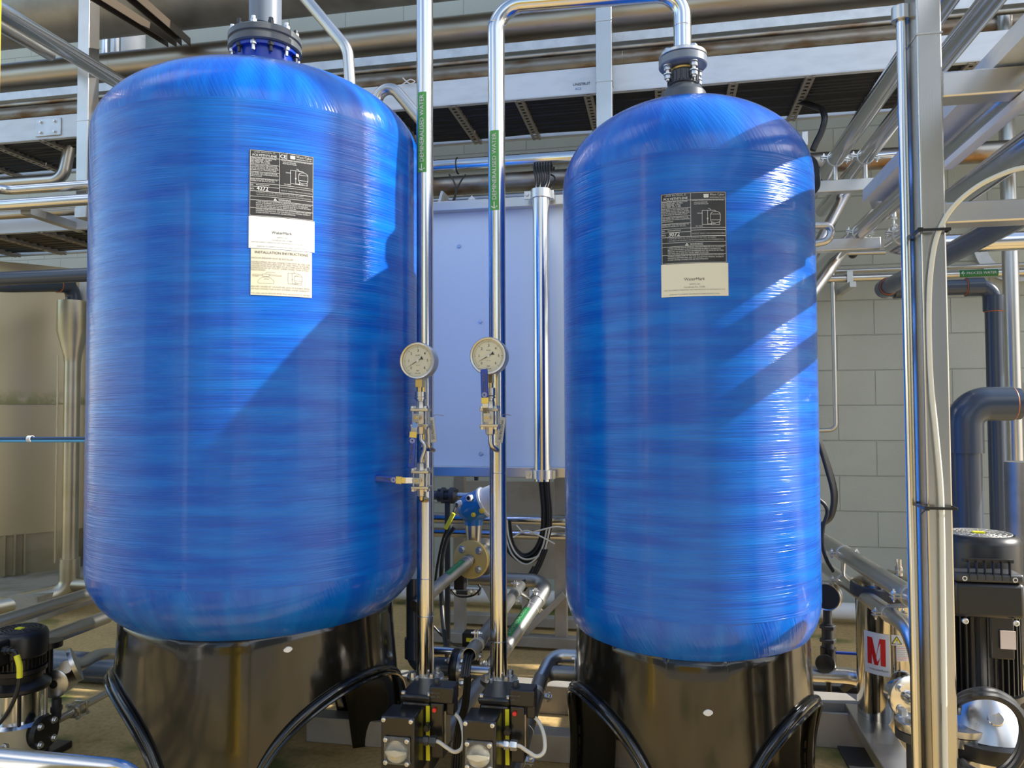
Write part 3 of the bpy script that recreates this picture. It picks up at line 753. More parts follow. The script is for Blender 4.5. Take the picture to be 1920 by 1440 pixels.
# ---------------------------------------------------------------- top connection of the big tank
ztop = 2.05+.270
t = thing('tank_flange', 'wide dark grey bolted flange with grey plastic pipe on top of the larger tank', 'flange', (BX, BY, ztop-.01))
px_, zf = BX, atY(510, 100, BY).z
obj('neck', MB().lathe([(.098, ztop-.03), (.098, zf-.012), (.112, zf-.012), (.112, zf)], (BX, BY, 0), 40), hoopm if False else mat('blue_flange', (.004, .04, .36), .3), t, label='blue collar')
obj('flange_ring', MB().lathe([(.117, zf), (.123, zf+.004), (.123, zf+.022), (.117, zf+.026), (.117, zf+.030), (.123, zf+.034), (.123, zf+.052), (.118, zf+.057), (.060, zf+.057)], (BX, BY, 0), 48), mat('dark_grey_flange', (.09, .098, .105), .38), t)
obj('riser_pipe', MB().lathe([(.062, zf+.057), (.062, zf+.075), (.0545, zf+.085), (.0545, zf+.9)], (BX, BY, 0), 36), mat('mid_grey_pvc', (.17, .20, .245), .28), t, label='light grey plastic pipe')
obj('band', MB().torus((BX, BY, zf+.088), (.15, 0, 1), .057, .005), charc, t)
for k in range(12):
    a = 2*PI*k/12+.15; p = Vector((BX+.108*math.cos(a), BY+.108*math.sin(a), 0))
    bb = MB(); bb.cyl(p+Vector((0, 0, zf-.035)), p+Vector((0, 0, zf+.074)), .0055, n=8)
    bb.hexa(p+Vector((0, 0, zf-.016)), (0, 0, 1), .011, .012); bb.hexa(p+Vector((0, 0, zf+.057)), (0, 0, 1), .011, .012); bb.cyl(p+Vector((0, 0, zf+.068)), p+Vector((0, 0, zf+.078)), .008, n=10)
    obj('bolt', bb, zinc if k % 2 else charc, t)
# ---------------------------------------------------------------- top connection of the small tank
ztop = 1.868+.260; zf = atY(1280, 128, SY).z; zn = atY(1280, 172, SY).z
t = thing('tank_flange', 'bolted steel and plastic flange on top of the narrower tank', 'flange', (SX, SY, ztop-.01))
obj('collar', MB().lathe([(.072, ztop-.02), (.070, zn-.012), (.058, zn+.004), (.040, zn+.012), (.040, zn+.03)], (SX, SY, 0), 36), mat('collar_grey', (.075, .085, .095), .35), t)
nut = MB(); nut.lathe([(.040, zn+.016), (.046, zn+.020), (.046, zn+.055), (.040, zn+.06), (.036, zn+.06), (.034, zf)], (SX, SY, 0), 36)
for k in range(24):
    a = 2*PI*k/24; nut.box((SX+.047*math.cos(a), SY+.047*math.sin(a), zn+.038), (.004, .005, .03), Matrix.Rotation(a, 3, 'Z'))
obj('union_nut', nut, mat('nut_grey', (.05, .055, .065), .4), t)
obj('neck_ring', MB().torus((SX, SY, zn+.068), (0, 0, 1), .034, .004), gold, t)
obj('plastic_flange', MB().lathe([(.036, zf), (.072, zf+.001), (.075, zf+.004), (.075, zf+.026), (.072, zf+.028), (.03, zf+.028)], (SX, SY, 0), 44), pvcl, t)
obj('steel_flange', MB().lathe([(.072, zf+.030), (.074, zf+.032), (.074, zf+.040), (.072, zf+.042), (.027, zf+.042)], (SX, SY, 0), 44), satin, t)
for k in range(4):
    a = PI/4+2*PI*k/4-.2; p = Vector((SX+.056*math.cos(a), SY+.056*math.sin(a), 0)); bb = MB()
    bb.cyl(p+Vector((0, 0, zf-.05)), p+Vector((0, 0, zf+.05)), .006, n=10)
    for zz in (-.016, -.044): bb.hexa(p+Vector((0, 0, zf+zz)), (0, 0, 1), .012, .012); bb.lathe([(.014, zf+zz+.013), (.014, zf+zz+.016)], (p.x, p.y, 0), 14)
    bb.hexa(p+Vector((0, 0, zf+.042)), (0, 0, 1), .012, .010)
    obj('bolt', bb, zinc, t)
zft = zf+.042

# ================================================================ MIDDLE: cabinet, conduit, tall polished poles, gauges, actuators
YP = 3.45
zt, zb_ = atY(900, 385, YP).z, atY(900, 884, YP).z
px0, px1 = -1.42, .02
cab = thing('cabinet_panel', 'large sheet panel with painted-in pale blue reflection, in a steel frame standing between the two tanks', 'panel', ((px0+px1)/2, YP, 0))
obj('sheet', MB().box(((px0+px1)/2, YP+.03, (zt+zb_)/2), (px1-px0-.02, .012, zt-zb_)), panelm, cab, .002)
for z, nm in ((zt, 'top'), (zb_, 'bottom')):
    obj('frame_rail', MB().box(((px0+px1)/2, YP, z), (px1-px0+.04, .05, .046)), brushx, cab, .003)
for x in (px0, px1):
    obj('frame_post', MB().box((x, YP, zt/2-.01), (.046, .05, zt+.02)), brushed, cab, .003)
for pp in ((861, 462), (901, 603), (902, 851)):
    p = atY(*pp, YP+.024); bolt(cab, (p.x, YP+.024, p.z), FY, .008, .008)
b = MB(); p = atY(893, 897, YP); bolt(cab, (p.x, YP, zb_-.023), (0, 0, -1), .01, .015, charc)
# folded sheets leaning on the cabinet top
b = MB(); p = atY(816, 372, 3.5); b.box((p.x+.02, 3.55, zt+.045), (.012, .1, .10), Matrix.Rotation(.3, 3, 'Y')); obj('top_bracket', b, galv, cab)
b = MB(); p = atY(882, 374, 3.5); b.box((p.x, 3.55, zt+.035), (.05, .05, .05), Matrix.Rotation(.8, 3, 'Y')); obj('top_bracket', b, whitep, cab)

# conduit of polished tube clamped on the cabinet frame
c0 = atY(1014, 355, 3.36); c1 = atY(1014, 902, 3.36); cr = .0375
con = thing('cable_conduit', 'upright polished steel tube full of black cables in front of the pale blue panel', 'tube', (c0.x, 3.36, c1.z))
cx_ = c0.x
b = MB(); b.lathe([(cr-.003, c1.z), (cr, c1.z), (cr, c0.z), (cr-.003, c0.z)], (cx_, 3.36, 0), 40, closed=True); obj('tube', b, polish, con)
for z in (c0.z-.022, c1.z+.03):
    b = MB(); b.lathe([(cr, -.02), (cr+.007, -.02), (cr+.007, .02), (cr, .02)], (cx_, 3.36, z), 40, closed=True)
    b.box((cx_-cr-.022, 3.36, z-.002), (.03, .012, .036)); b.box((cx_+cr+.010, 3.38, z-.002), (.016, .04, .036))
    o = obj('clamp', b, zinc, con, .001); bb = MB(); bb.hexa((cx_-cr-.024, 3.354, z), FY, .009, .008); obj('bolt', bb, zinc, o)
# cables: up out of the tube over the bright pipe, and down out of it in a loop
def cab_(name, pts, r, m, label, group=None, n=10, seg=8, cat='cable'):
    return single(name, MB().sweep(spline(pts, seg), r, n), m, label, cat, group)
for k in range(7):
    x = cx_-.024+.008*k; zt_ = c0.z
    yb = 3.36+.012*((k*3) % 5-2)/2
    tp = atY(1002+k*5.0, 322, 3.58)
    cab_('black_cable', [(x, yb, zt_-.12), (x, yb, zt_-.01), (x-.004+.002*k, 3.40, zt_+.05), (tp.x, 3.55, zM1-.045), (tp.x, 3.62, zM1-.045), (tp.x, 3.70, zM1-.02), (tp.x, 3.72, zM1+.06)], .0048, rubber,
         'thin black cable rising from the top of the polished conduit to the bright pipe', 'thin black cables above the conduit')
cab_('cable_tie', [atY(1026, 325, 3.58), atY(1039, 331, 3.52), atY(1040, 340, 3.5), atY(1033, 352, 3.44), atY(1030, 362, 3.4)], .004, rubber, 'loose black cable bowed out right of the bunch above the conduit')
for pts, lb in (([(842, 327), (850, 338), (855, 355), (851, 372), (845, 384)], 'black cable under the bright pipe, left branch of the Y shape'),
                ([(873, 327), (864, 340), (857, 355), (853, 372), (848, 384)], 'black cable under the bright pipe, right branch of the Y shape')):
    P = [atY(x, y, 3.53) for x, y in pts]; cab_('black_cable', P, .004, rubber, lb)
single('cable_strap', MB().torus((atY(858, 304, 3.62).x, 3.62, zM1), (1, 0, 0), .0385, .003), rubber, 'dark strap looped round the bright pipe above the Y of cables', 'strap')
for k in range(9):
    dx = (k-4)*2.1; pts = [(1020+dx, 885), (1021+dx, 910), (1025+dx, 960), (1022+dx, 1003), (1007+dx*.7, 1036+dx*.7), (984+dx*.1, 1048+dx), (961-dx*.7, 1032+dx*.6), (951-dx, 1005), (948-dx, 975)]
    P = [atY(x, y, 3.36+.018*math.sin(k*2.1)) for x, y in pts]
    cab_('black_cable', P, .0055, rubber, 'black cable dropping from the conduit foot into the big loop', 'black cables in the loop under the conduit')
for k, dx in enumerate((0, 5)):
    pts = [(1026+dx, 990), (1014+dx, 1034), (989, 1058-dx*1.8), (962+dx, 1042-dx), (949+dx, 1008), (945+dx, 975)]
    cab_('grey_cable', [atY(x, y, 3.325) for x, y in pts], .004, cablew, ('outer' if k == 0 else 'inner')+' pale grey cable lying on the black loop under the conduit')
for k, pts in enumerate(([(968, 985), (985, 1000), (1010, 995), (1040, 988), (1062, 990)], [(962, 1008), (985, 995), (1012, 1005), (1040, 1020)])):
    cab_('grey_cable', [atY(x, y, 3.26) for x, y in pts], .0032, cablew, ('long' if k == 0 else 'short')+' pale cable lying across the twin polished pipes under the panel')
for k in range(3):
    P = [atY(x+k*4, y, 3.3-.01*k) for x, y in [(1018, 1030), (1006, 1060), (992, 1085), (975, 1108)]]
    cab_('black_cable', P, .005, rubber, 'black cable running from the loop into the open upper end of the slanting conduit', 'black cables between loop and slanting conduit')

# twin polished horizontal pipes and lower pipework behind
def hp(px, py, Y, r, xa, xb, m, label, seams=()):
    z = atY(px, py, Y).z; A = atY(xa, py, Y).x; B = atY(xb, py, Y).x
    t = thing('process_pipe', label, 'pipe', ((A+B)/2, Y, z-r)); obj('pipe_body', MB().cyl((A, Y, z), (B, Y, z), r, n=24), m, t)
    for s_ in seams: x = atY(s_, py, Y).x; ringseam(t, (x, Y, z), (1, 0, 0), r, m)
    return t, z
hp(960, 974, 3.58, .027, 690, 1130, polish, 'upper of the twin polished pipes passing below the pale blue panel')
hp(960, 1001, 3.60, .024, 690, 1130, polish, 'lower of the twin polished pipes passing below the pale blue panel')
# grey painted stand under the cabinet
t = thing('equipment_stand', 'grey steel stand with legs and a brace on the floor behind the poles', 'stand', (-.9, 3.8, 0))
fy = 3.78
def gx(px, py=1150): return atY(px, py, fy).x
zl = .06
obj('base_rail', MB().box(((gx(800)+gx(1120))/2, fy, .04), (gx(1120)-gx(800), .07, .05)), greyp, t, .003)
obj('base_rail', MB().box(((gx(800)+gx(1120))/2, fy+.35, .04), (gx(1120)-gx(800), .07, .05)), greyp, t, .003)
for px_, w in ((862, .055), (1052, .06), (985, .03)):
    h = 1.0 if px_ != 985 else .3
    obj('leg', MB().box((gx(px_), fy+.01, .06+h/2), (w, .05, h)), greyp, t, .003)
obj('brace', MB().bar((gx(990), fy-.035, .09), (gx(1060), fy-.035, .28), .03, .02, (0, 1, 0)), greyp, t, .002)
obj('brace', MB().bar((gx(870), fy, .50), (gx(935), fy, .18), .03, .03, (0, 1, 0)), greyp, t, .002)
obj('back_plate', MB().box((gx(950), fy+.2, .55), (gx(1075)-gx(830), .006, .5)), greyp, t)
# grey pipe on the wall down low
z = atY(1100, 1125, 4.5).z
single('wall_pipe', MB().cyl((-2.4, 4.5, z), (2.6, 4.5, z), .045), whitep, 'whitish pipe running along the foot of the block wall', 'pipe')

# ---------------------------------------------------------------- the two tall polished poles
PX1, PX2, PY_, PR = -.765, -.522, 2.42, .0275
zbot1 = atY(803, 1300, PY_).z; zbot2 = atY(930, 1305, PY_).z
def flowlabel(parent, x, y, R, z0, z1, a_mid, txt, green, w=.044):
    """green strip with white lettering and arrow wrapped on an upright pipe, reading upwards"""
    f0 = wrap(x, y, R, a_mid, z0, .0006); f1 = wrap(x, y, R, a_mid, z0, .0011); H = z1-z0
    st = obj('flow_label', curved(f0, -w/2, 0, w/2, H, 10), green, parent, label='green label reading DEMINERALISED WATER')
    # glyphs turned a quarter turn
    vs, fs, wd = glyphs(txt, .02, 1); size = (H*.84)/wd; k = MB(); P = []
    hgt = .70*size; sc = min(1, (w*.66)/hgt)
    for vx, vy in vs: P.append(f1(-(vy*size*sc)+hgt*sc/2, H*.125+vx*size))
    i = k.addv(P)
    for fc in fs: k.face(*[i+q for q in fc])
    for seg_ in (((0, .022*H), (0, .105*H)), ((0, .022*H), (-.010, .05*H)), ((0, .022*H), (.010, .05*H))): line(k, f1, *seg_[0], *seg_[1], .0032)
    obj('lettering', k, inkw, st)
am = -PI/2-.0
p1 = thing('polished_pole', 'tall polished steel pipe hugging the right side of the larger tank', 'pipe', (PX1, PY_, zbot1))
obj('pipe_body', MB().cyl((PX1, PY_, zbot1-.03), (PX1, PY_, 3.2), PR, n=36), polish, p1)
za, zb2 = atY(800, 327, PY_).z, atY(800, 178, PY_).z
flowlabel(p1, PX1, PY_, PR, za, zb2, -PI/2-.10, 'DEMINERALISED WATER', greenl, .032)
for yy in (1153, 1083, 806): ringseam(p1, (PX1, PY_, atY(800, yy, PY_).z), (0, 0, 1), PR, polish)
zarm = atY(1262, -14, SY).z
p2 = thing('polished_pole', 'tall polished steel pipe whose top arm crosses to the narrower tank', 'pipe', (PX2, PY_, zbot2))
obj('pipe_body', MB().pipe([(PX2, PY_, zbot2), (PX2, PY_, zarm), (SX, SY, zarm), (SX, SY, zft)], PR, .085, 36, True, 14), polish, p2)
za, zb2 = atY(925, 398, PY_).z, atY(925, 250, PY_).z
flowlabel(p2, PX2, PY_, PR, za, zb2, -PI/2-.10, 'DEMINERALISED WATER', greenl, .032)
for yy in (1200, 1283, 886, 46): ringseam(p2, (PX2, PY_, atY(928, yy, PY_).z), (0, 0, 1), PR, polish)
ringseam(p2, (SX, SY, zft+.09), (0, 0, 1), PR, polish)

# ---------------------------------------------------------------- pressure gauges
def gauge(px, py, Y, label, tint, ang=215, yaw=-.06):
    c = atY(px, py, Y); R = .0555; k = 1
    t = thing('pressure_gauge', label, 'gauge', (c.x, c.y, c.z-R-.03))
    fr = frame(c, (yaw, -1, .02)); 
    b = MB(fr); b.lathe([(R*.93, -.030), (R*.97, -.026), (R*.97, .006), (R*1.03, .008), (R*1.03, .016), (R*.99, .019), (R*.90, .018), (R*.89, .010)], (0, 0, 0), 56)
    obj('case', b, satin, t, sharp=25)
    d = MB(fr); d.lathe([(R*.895, .0105), (0, .0106)], (0, 0, 0), 48); D = obj('dial', d, tint, t)
    m = MB(fr); z = .0112
    def tick(a, r0, r1, w):
        ca, sa = math.cos(a), math.sin(a); nx, ny = -sa*w/2, ca*w/2
        m.quad((r0*ca-nx, r0*sa-ny, z), (r1*ca-nx, r1*sa-ny, z), (r1*ca+nx, r1*sa+ny, z), (r0*ca+nx, r0*sa+ny, z))
    for i in range(61):
        a = math.radians(225-i*4.5); tick(a, R*(.70 if i % 10 == 0 else .75), R*.82, .0009 if i % 10 == 0 else .0005)
        if i % 10 == 0: m.text(str(i//10), R*.56*math.cos(a), R*.56*math.sin(a)-.0035, .0115, z=z, align='CENTER', bold=.01)
    m.text('EN 837', 0, R*.28, .005, z=z, align='CENTER'); m.text('bar', 0, -R*.58, .007, z=z, align='CENTER'); m.text('kPax100', 0, -R*.72, .005, z=z, align='CENTER')
    m.text('EN837-1', -R*.45, -R*.70, .003, z=z, align='CENTER'); m.text('CL 1.0', 0, -R*.27, .0045, z=z, align='CENTER')
    obj('dial_marks', m, inkk, D)
    n = MB(fr); a = math.radians(ang); ca, sa = math.cos(a), math.sin(a)
    n.prism([(R*.72*ca, R*.72*sa), (-.0012*sa, .0012*ca), (.0012*sa, -.0012*ca)][::-1], .0125, .0132)
    n.prism([(-.0010*sa, .0010*ca), (-R*.18*ca-.001*sa, -R*.18*sa+.001*ca), (-R*.32*ca-.006*sa, -R*.32*sa+.006*ca), (-R*.32*ca+.006*sa, -R*.32*sa-.006*ca), (-R*.18*ca+.001*sa, -R*.18*sa-.001*ca), (.001*sa, -.001*ca)], .0125, .0132)
    N = obj('needle', n, inkk, t); obj('needle_cap', MB(fr).lathe([(.0045, .012), (.0045, .0145), (0, .0148)], (0, 0, 0), 16), whitep, N)
    g = MB(fr); g.lathe([(R*.90, .0150), (0, .0158)], (0, 0, 0), 48); obj('glass', g, glassm, t)
    s_ = MB(); s_.box((c.x, c.y+.004, c.z-R-.012), (.022, .022, .026)); s_.cyl((c.x, c.y+.004, c.z-R-.04), (c.x, c.y+.004, c.z-R-.02), .009, n=14)
    obj('stem', s_, brass, t, .001, label='square brass stem')
    v = MB(); v.lathe([(.006, 0), (.006, .004), (.004, .006)], (c.x, c.y+.012, c.z+R*.97), 12); obj('vent_plug', v, black, t)
    return c, R
GY = 2.26
g1, GR = gauge(786, 677, GY, 'round steel pressure gauge in front of the pole beside the larger tank', dialm, 210)
g2, _ = gauge(918, 668, GY, 'round steel pressure gauge in front of the pole with the long top arm', dialm, 208)

def ball_valve(c, label, hdir, name='ball_valve', scale=1.0, handle_len=.105, sleeve_txt=True):
    """three piece valve with vertical bore at c, front spindle and lever along hdir (x,z) direction in the front plane"""
    c = Vector(c); t = thing(name, label, 'valve', c-Vector((0, 0, .06))); s_ = scale
    b = MB(); b.lathe([(.010, -.052), (.014, -.05), (.015, -.034), (.019, -.026), (.019, .026), (.015, .034), (.014, .05), (.010, .052)], c, 8); obj('body', b, grime if False else mat('cast_steel', (.58, .54, .44), .38, 1), t)
    for dz_ in (-.024, .024): obj('end_plate', MB().box(c+Vector((0, 0, dz_)), (.056, .040, .009)), MATS['cast_steel'], t, .002)
    for sx in (-1, 1):
        for sy in (-1, 1):
            p = c+Vector((sx*.021, sy*.014, 0)); bb = MB(); bb.cyl(p-Vector((0, 0, .036)), p+Vector((0, 0, .036)), .0036, n=8)
            for q in (.028, -.028): bb.hexa(p+Vector((0, 0, q)), (0, 0, math.copysign(1, q)), .0075, .007)
            obj('bolt', bb, zinc, t)
    st = MB(); st.cyl(c+Vector((0, -.01, 0)), c+Vector((0, -.040, 0)), .0085, n=14); st.hexa(c+Vector((0, -.036, 0)), FY, .0095, .008); st.cyl(c+Vector((0, -.044, 0)), c+Vector((0, -.052, 0)), .0045, n=12)
    obj('spindle', st, brass, t)
    h = Vector((hdir[0], 0, hdir[1])).normalized(); sd = Vector((-h.z, 0, h.x)); y = c.y-.044
    L = MB(); o0 = Vector((c.x, y, c.z))
    pts = [o0-h*.012, o0+h*.014, o0+h*.030+Vector((0, -.014, 0)), o0+h*.046+Vector((0, -.016, 0))]
    for a, b2 in zip(pts, pts[1:]): L.bar(a, b2+h*.001, .018, .0032, (0, 1, 0))
    lev = obj('lever', L, polish, t, .0006)
    a = pts[-1]; e = a+h*handle_len
    obj('lever_collar', MB().bar(a-h*.004, a+h*.014, .022, .009, (0, 1, 0)), MATS['yellow_collar'] if 'yellow_collar' in MATS else mat('yellow_collar', (.72, .58, .16), .35, .7), lev, .001)
    obj('sleeve', MB().bar(a+h*.012, e, .0215, .011, (0, 1, 0)), blueh, lev, .004, label='blue vinyl lever sleeve')
    k = MB(); fr = Matrix((h, sd if False else Vector((0, 1, 0)).cross(h)*-1, FY_V)).transposed().to_4x4(); fr.translation = a+h*.012+Vector((0, -.0062, 0))
    k.T = fr; k.text('MRC Global', handle_len*.20, -.0038, handle_len*.105, z=0, bold=.02)
    k.mi = 0
    for xx in (.006, .010): k.torus((handle_len*.10, 0, 0), (0, 0, 1), xx*.7, .0005, 16, 4)
    obj('lettering', k, inkw, lev)
    return t
FY_V = Vector((0, -1, 0))
VY = GY+.01
# left stack: gauge > sleeve > valve > bent tube > valve
v1 = atY(789, 783, VY); ball_valve(v1, 'steel ball valve below the left gauge with its blue lever pointing down', (-.08, -1))
st = thing('gauge_fitting', 'hexagon steel fitting joining the left gauge to its valve', 'fitting', (v1.x, v1.y, v1.z+.05))
zg = g1.z-GR-.038
H_ = zg-(v1.z+.05)
b = MB(); b.lathe([(.010, 0), (.014, .001), (.014, H_*.18), (.018, H_*.2), (.018, H_*.42), (.012, H_*.43), (.012, H_*.46), (.0175, H_*.47), (.0175, H_*.97), (.010, H_)], (v1.x, v1.y, v1.z+.05), 24)
obj('sleeve_body', b, satin, st)
v2 = atY(790, 899, VY); ball_valve(v2, 'steel ball valve low on the left stack with its blue lever pointing left', (-1, .06), handle_len=.082)
A = Vector((v1.x, v1.y, v1.z-.05)); B = Vector((v2.x, v2.y, v2.z+.05))
single('impulse_tube', MB().pipe([A, A+Vector((0, 0, -.02)), (v1.x+.012, v1.y, v1.z-.08), (v1.x+.012, v1.y, B.z+.04), (B.x, B.y, B.z+.012), B], .0068, .02), satin, 'thin upright steel tube linking the two left ball valves', 'tube')
zc = atY(797, 838, VY).z
single('impulse_tube', MB().pipe([(v1.x+.022, v1.y+.005, v1.z-.03), (v1.x+.024, v1.y+.005, zc), (v1.x+.034, v1.y+.03, zc-.012), (PX1, PY_-PR, zc-.012)], .006, .014), satin, 'short J-shaped steel tube from the left valve into the pole', 'tube')
# lower valve nipple, into the pole
single('valve_nipple', MB().pipe([(v2.x, v2.y, v2.z-.05), (v2.x, v2.y, v2.z-.062), (v2.x+.008, v2.y+.03, v2.z-.066), (PX1, PY_-PR, v2.z-.066)], .008, .01), brass, 'short brass nipple under the lower left ball valve', 'fitting')
# right stack
v3 = atY(919, 783, VY); ball_valve(v3, 'steel ball valve below the right gauge with its blue lever pointing up', (-.03, 1), handle_len=.098)
zg = g2.z-GR-.038; H_ = zg-(v3.z+.05)
st = thing('gauge_fitting', 'steel fitting behind the blue lever joining the right gauge to its valve', 'fitting', (v3.x, v3.y, v3.z+.05))
obj('sleeve_body', MB().lathe([(.010, 0), (.013, .001), (.013, H_*.2), (.0165, H_*.22), (.0165, H_*.34), (.012, H_*.35), (.0165, H_*.42), (.0165, H_*.95), (.010, H_)], (v3.x, v3.y, v3.z+.05), 24), satin, st)
zc = atY(925, 836, VY).z
single('impulse_tube', MB().pipe([(v3.x, v3.y, v3.z-.05), (v3.x+.002, v3.y, zc), (v3.x+.018, v3.y+.02, zc-.015), (PX2, PY_-PR, zc-.010)], .0075, .022), satin, 'J-shaped steel tube from the right valve into the pole', 'tube')
# handwritten metal tags
def tagplate(px, py, Y, txt, label, rot):
    c = atY(px, py, Y); t = thing('metal_tag', label, 'tag', c); fr = frame(c, (.35, -1, 0)); fr = fr @ Matrix.Rotation(rot, 4, 'Z')
    pl = [(-.011, -.040), (.011, -.040), (.011, .040), (-.011, .040)]
    obj('plate', MB(fr).prism(pl, 0, .0015), satin, t, .001)
    k = MB(fr); k.text(txt, -.004, .030, .0125, z=.002, rot=-PI/2, bold=.01); obj('engraving', k, inkk, t)
    obj('wire', MB().sweep(spline([c+Vector((0, 0, .038)), c+Vector((.004, .01, .046)), c+Vector((.012, .03, .047)), c+Vector((.02, .06, .044))], 4), .0012, 6), zinc, t)
tagplate(810, 806, 2.33, 'MV0074105', 'small steel tag with black handwriting hanging beside the left gauge stack', .10)
tagplate(939, 806, 2.33, 'MV0274106', 'small steel tag with black handwriting hanging beside the right gauge stack', -.14)

# ---------------------------------------------------------------- pneumatic actuators under the poles
def actuator(pxf, pyt, label, w_px=63, glandm=charc, px_pole=PX1, zb=None):
    YF = 2.0
    a = atY(pxf, pyt, YF); c = atY(pxf+w_px, pyt, YF); w = c.x-a.x; cx = (a.x+c.x)/2; zt = a.z
    h = .17; t = thing('valve_actuator', label, 'actuator', (cx, YF+.1, zt-h-.03))
    fb = obj('indicator_box', MB().box((cx, YF+.045, zt-h/2), (w, .09, h)), blackp, t, .005)
    for sx in (-1, 1):
        for z in (zt-.009, zt-h+.009): screw(fb, (cx+sx*(w/2-.009), YF, z), FY, .006)
    zi = zt-.088; s_ = .034
    ip = obj('window', MB().box((cx, YF-.004, zi), (.074, .008, .074)), clear, fb, .008, label='clear domed indicator window')
    dm = MB(); dm.lathe([(.031, .0), (.0295, .006), (.026, .012), (.019, .018), (.010, .0215), (0, .0225)], (cx, YF-.008, zi), 36, FY)
    obj('window_dome', dm, clear, fb, label='clear dome')
    di = MB(frame((cx, YF-.002, zi), FY)); di.disc((0, 0, 0), (0, 0, 1), .029); obj('indicator_disc', di, satin, fb)
    pt = MB(frame((cx, YF-.016, zi), FY)); pt.prism([(-.029, .002), (-.029, -.003), (-.012, -.006), (0, -.009), (.012, -.006), (.029, -.003), (.029, .002), (.012, .004), (0, .006), (-.012, .004)][::1], -.002, .001)
    obj('pointer', pt, mat('cream_plastic', (.72, .70, .60), .4), fb, label='cream pointer under the dome')
    for sx in (-1, 1):
        for sz in (-1, 1): screw(fb, (cx+sx*.030, YF-.008, zi+sz*.030), FY, .0062)
    # body behind: piston housing with end cap on top
    bx = cx+.022; zt2 = zt+.006
    obj('body', MB().box((bx, YF+.155, zt-.09), (.088, .13, .20)), blackp, t, .01)
    cp = obj('top_cap', MB().box((bx, YF+.155, zt2+.012), (.094, .14, .022)), blackp, t, .008)
    for sx in (-1, 1):
        for sy in (-.062, .062): screw(cp, (bx+sx*.038, YF+.155+sy, zt2+.022), (0, 0, 1), .0065)
    ys = MB(); ys.box((cx+.0575, YF+.0895, zt-.075), (.011, .003, .15)); obj('yellow_strip', ys, yelllab, t, label='bright yellow warning strip')
    lb = MB(); xr2 = cx+.067
    vb = obj('solenoid_block', MB().box((xr2+.020, YF+.115, zt-.062), (.038, .075, .150)), blackp, t, .004)
    bt = MB(); bt.cyl((xr2+.014, YF+.0775, zt-.004), (xr2+.014, YF+.070, zt-.004), .0055, n=18); obj('reset_button', bt, red, vb, label='small red button')
    obj('rating_plate', MB().box((xr2+.0405, YF+.115, zt-.062), (.002, .05, .10)), satin, vb)
    pk = obj('plug', MB().box((xr2+.033, YF+.105, zt+.036), (.070, .058, .046)), black, t, .005)
    obj('plug_leg', MB().box((xr2+.056, YF+.105, zt+.0), (.024, .04, .04)), black, pk, .004)
    tx = MB(frame((xr2+.001, YF+.0755, zt+.040), FY)); tx.text('00024.00', 0, 0, .0075, z=.0006, bold=.02); tx.text('100% ED', 0, -.011, .0075, z=.0006, bold=.02); obj('lettering', tx, inkw, pk)
    bolt(pk, (xr2+.012, YF+.105, zt+.059), (0, 0, 1), .009, .010, charc)
    # cable gland on the side and the pale cable
    zg = zt-.076; gl = MB(); x0 = cx+w/2
    gl.hexa((x0+.012, YF+.045, zg), (1, 0, 0), .013, .014); gl.cyl((x0, YF+.045, zg), (x0+.03, YF+.045, zg), .009, n=14); gl.hexa((x0+.030, YF+.045, zg), (1, 0, 0), .014, .018)
    obj('cable_gland', gl, glandm, t)
    kn = MB(); kn.cyl((xr2-.006, YF+.078, zt-.048), (xr2-.002, YF+.058, zt-.048), .009, n=14); kn.hexa((xr2-.004, YF+.066, zt-.048), FY, .010, .014); obj('vent_plug', kn, black, t)
    # lifting eye, shaft nut and flange bolts behind
    fl = MB(); fl.lathe([(.060, zt-.045), (.060, zt-.033), (.03, zt-.031)], (px_pole, PY_, 0), 30); obj('pipe_flange', fl, satin, t)
    for k in range(4):
        an = PI/4+k*PI/2; q = Vector((px_pole+.045*math.cos(an), PY_+.045*math.sin(an), 0)); bolt(t, q+Vector((0, 0, zt-.033)), (0, 0, 1), .009, .014)
    vbod = MB(); vbod.lathe([(.058, zt-.115), (.06, zt-.105), (.045, zt-.095), (.045, zt-.06), (.058, zt-.046)], (px_pole, PY_, 0), 30); vbod.cyl((px_pole, YF+.2, zt-.07), (px_pole, PY_, zt-.07), .022)
    obj('valve_body', vbod, charc, t)
    obj('bracket', MB().bar((bx, YF+.2, zt-.16), (px_pole, PY_, zt-.08), .05, .02), charc, t)
    pp = MB(); pp.cyl((px_pole, PY_, 0), (px_pole, PY_, zt-.05), PR, n=24); obj('outlet_pipe', pp, satin, t)
    px_e = xr2+.056
    return t, [(x0+.038, YF+.045, zg), (x0+.055, YF+.044, zg-.001), (x0+.078, YF+.040, zg-.012), (x0+.102, YF+.040, zg-.022), (x0+.120, YF+.048, zg-.010), (x0+.117, YF+.068, zg+.020), (x0+.100, YF+.092, zg+.045), (px_e, YF+.105, zt-.015)]
ta, cb1 = actuator(714, 1342, 'black valve actuator with clear dome at the foot of the left polished pole', px_pole=PX1)
cab_('pale_cable', cb1, .0052, cablew, 'pale cable looping from the side of the left actuator up to its plug', cat='cable')
tb, cb2 = actuator(867, 1349, 'black valve actuator with clear dome at the foot of the right polished pole', px_pole=PX2, glandm=zinc)
cab_('pale_cable', cb2, .0052, cablew, 'white cable looping from the side of the right actuator up to its plug', cat='cable')

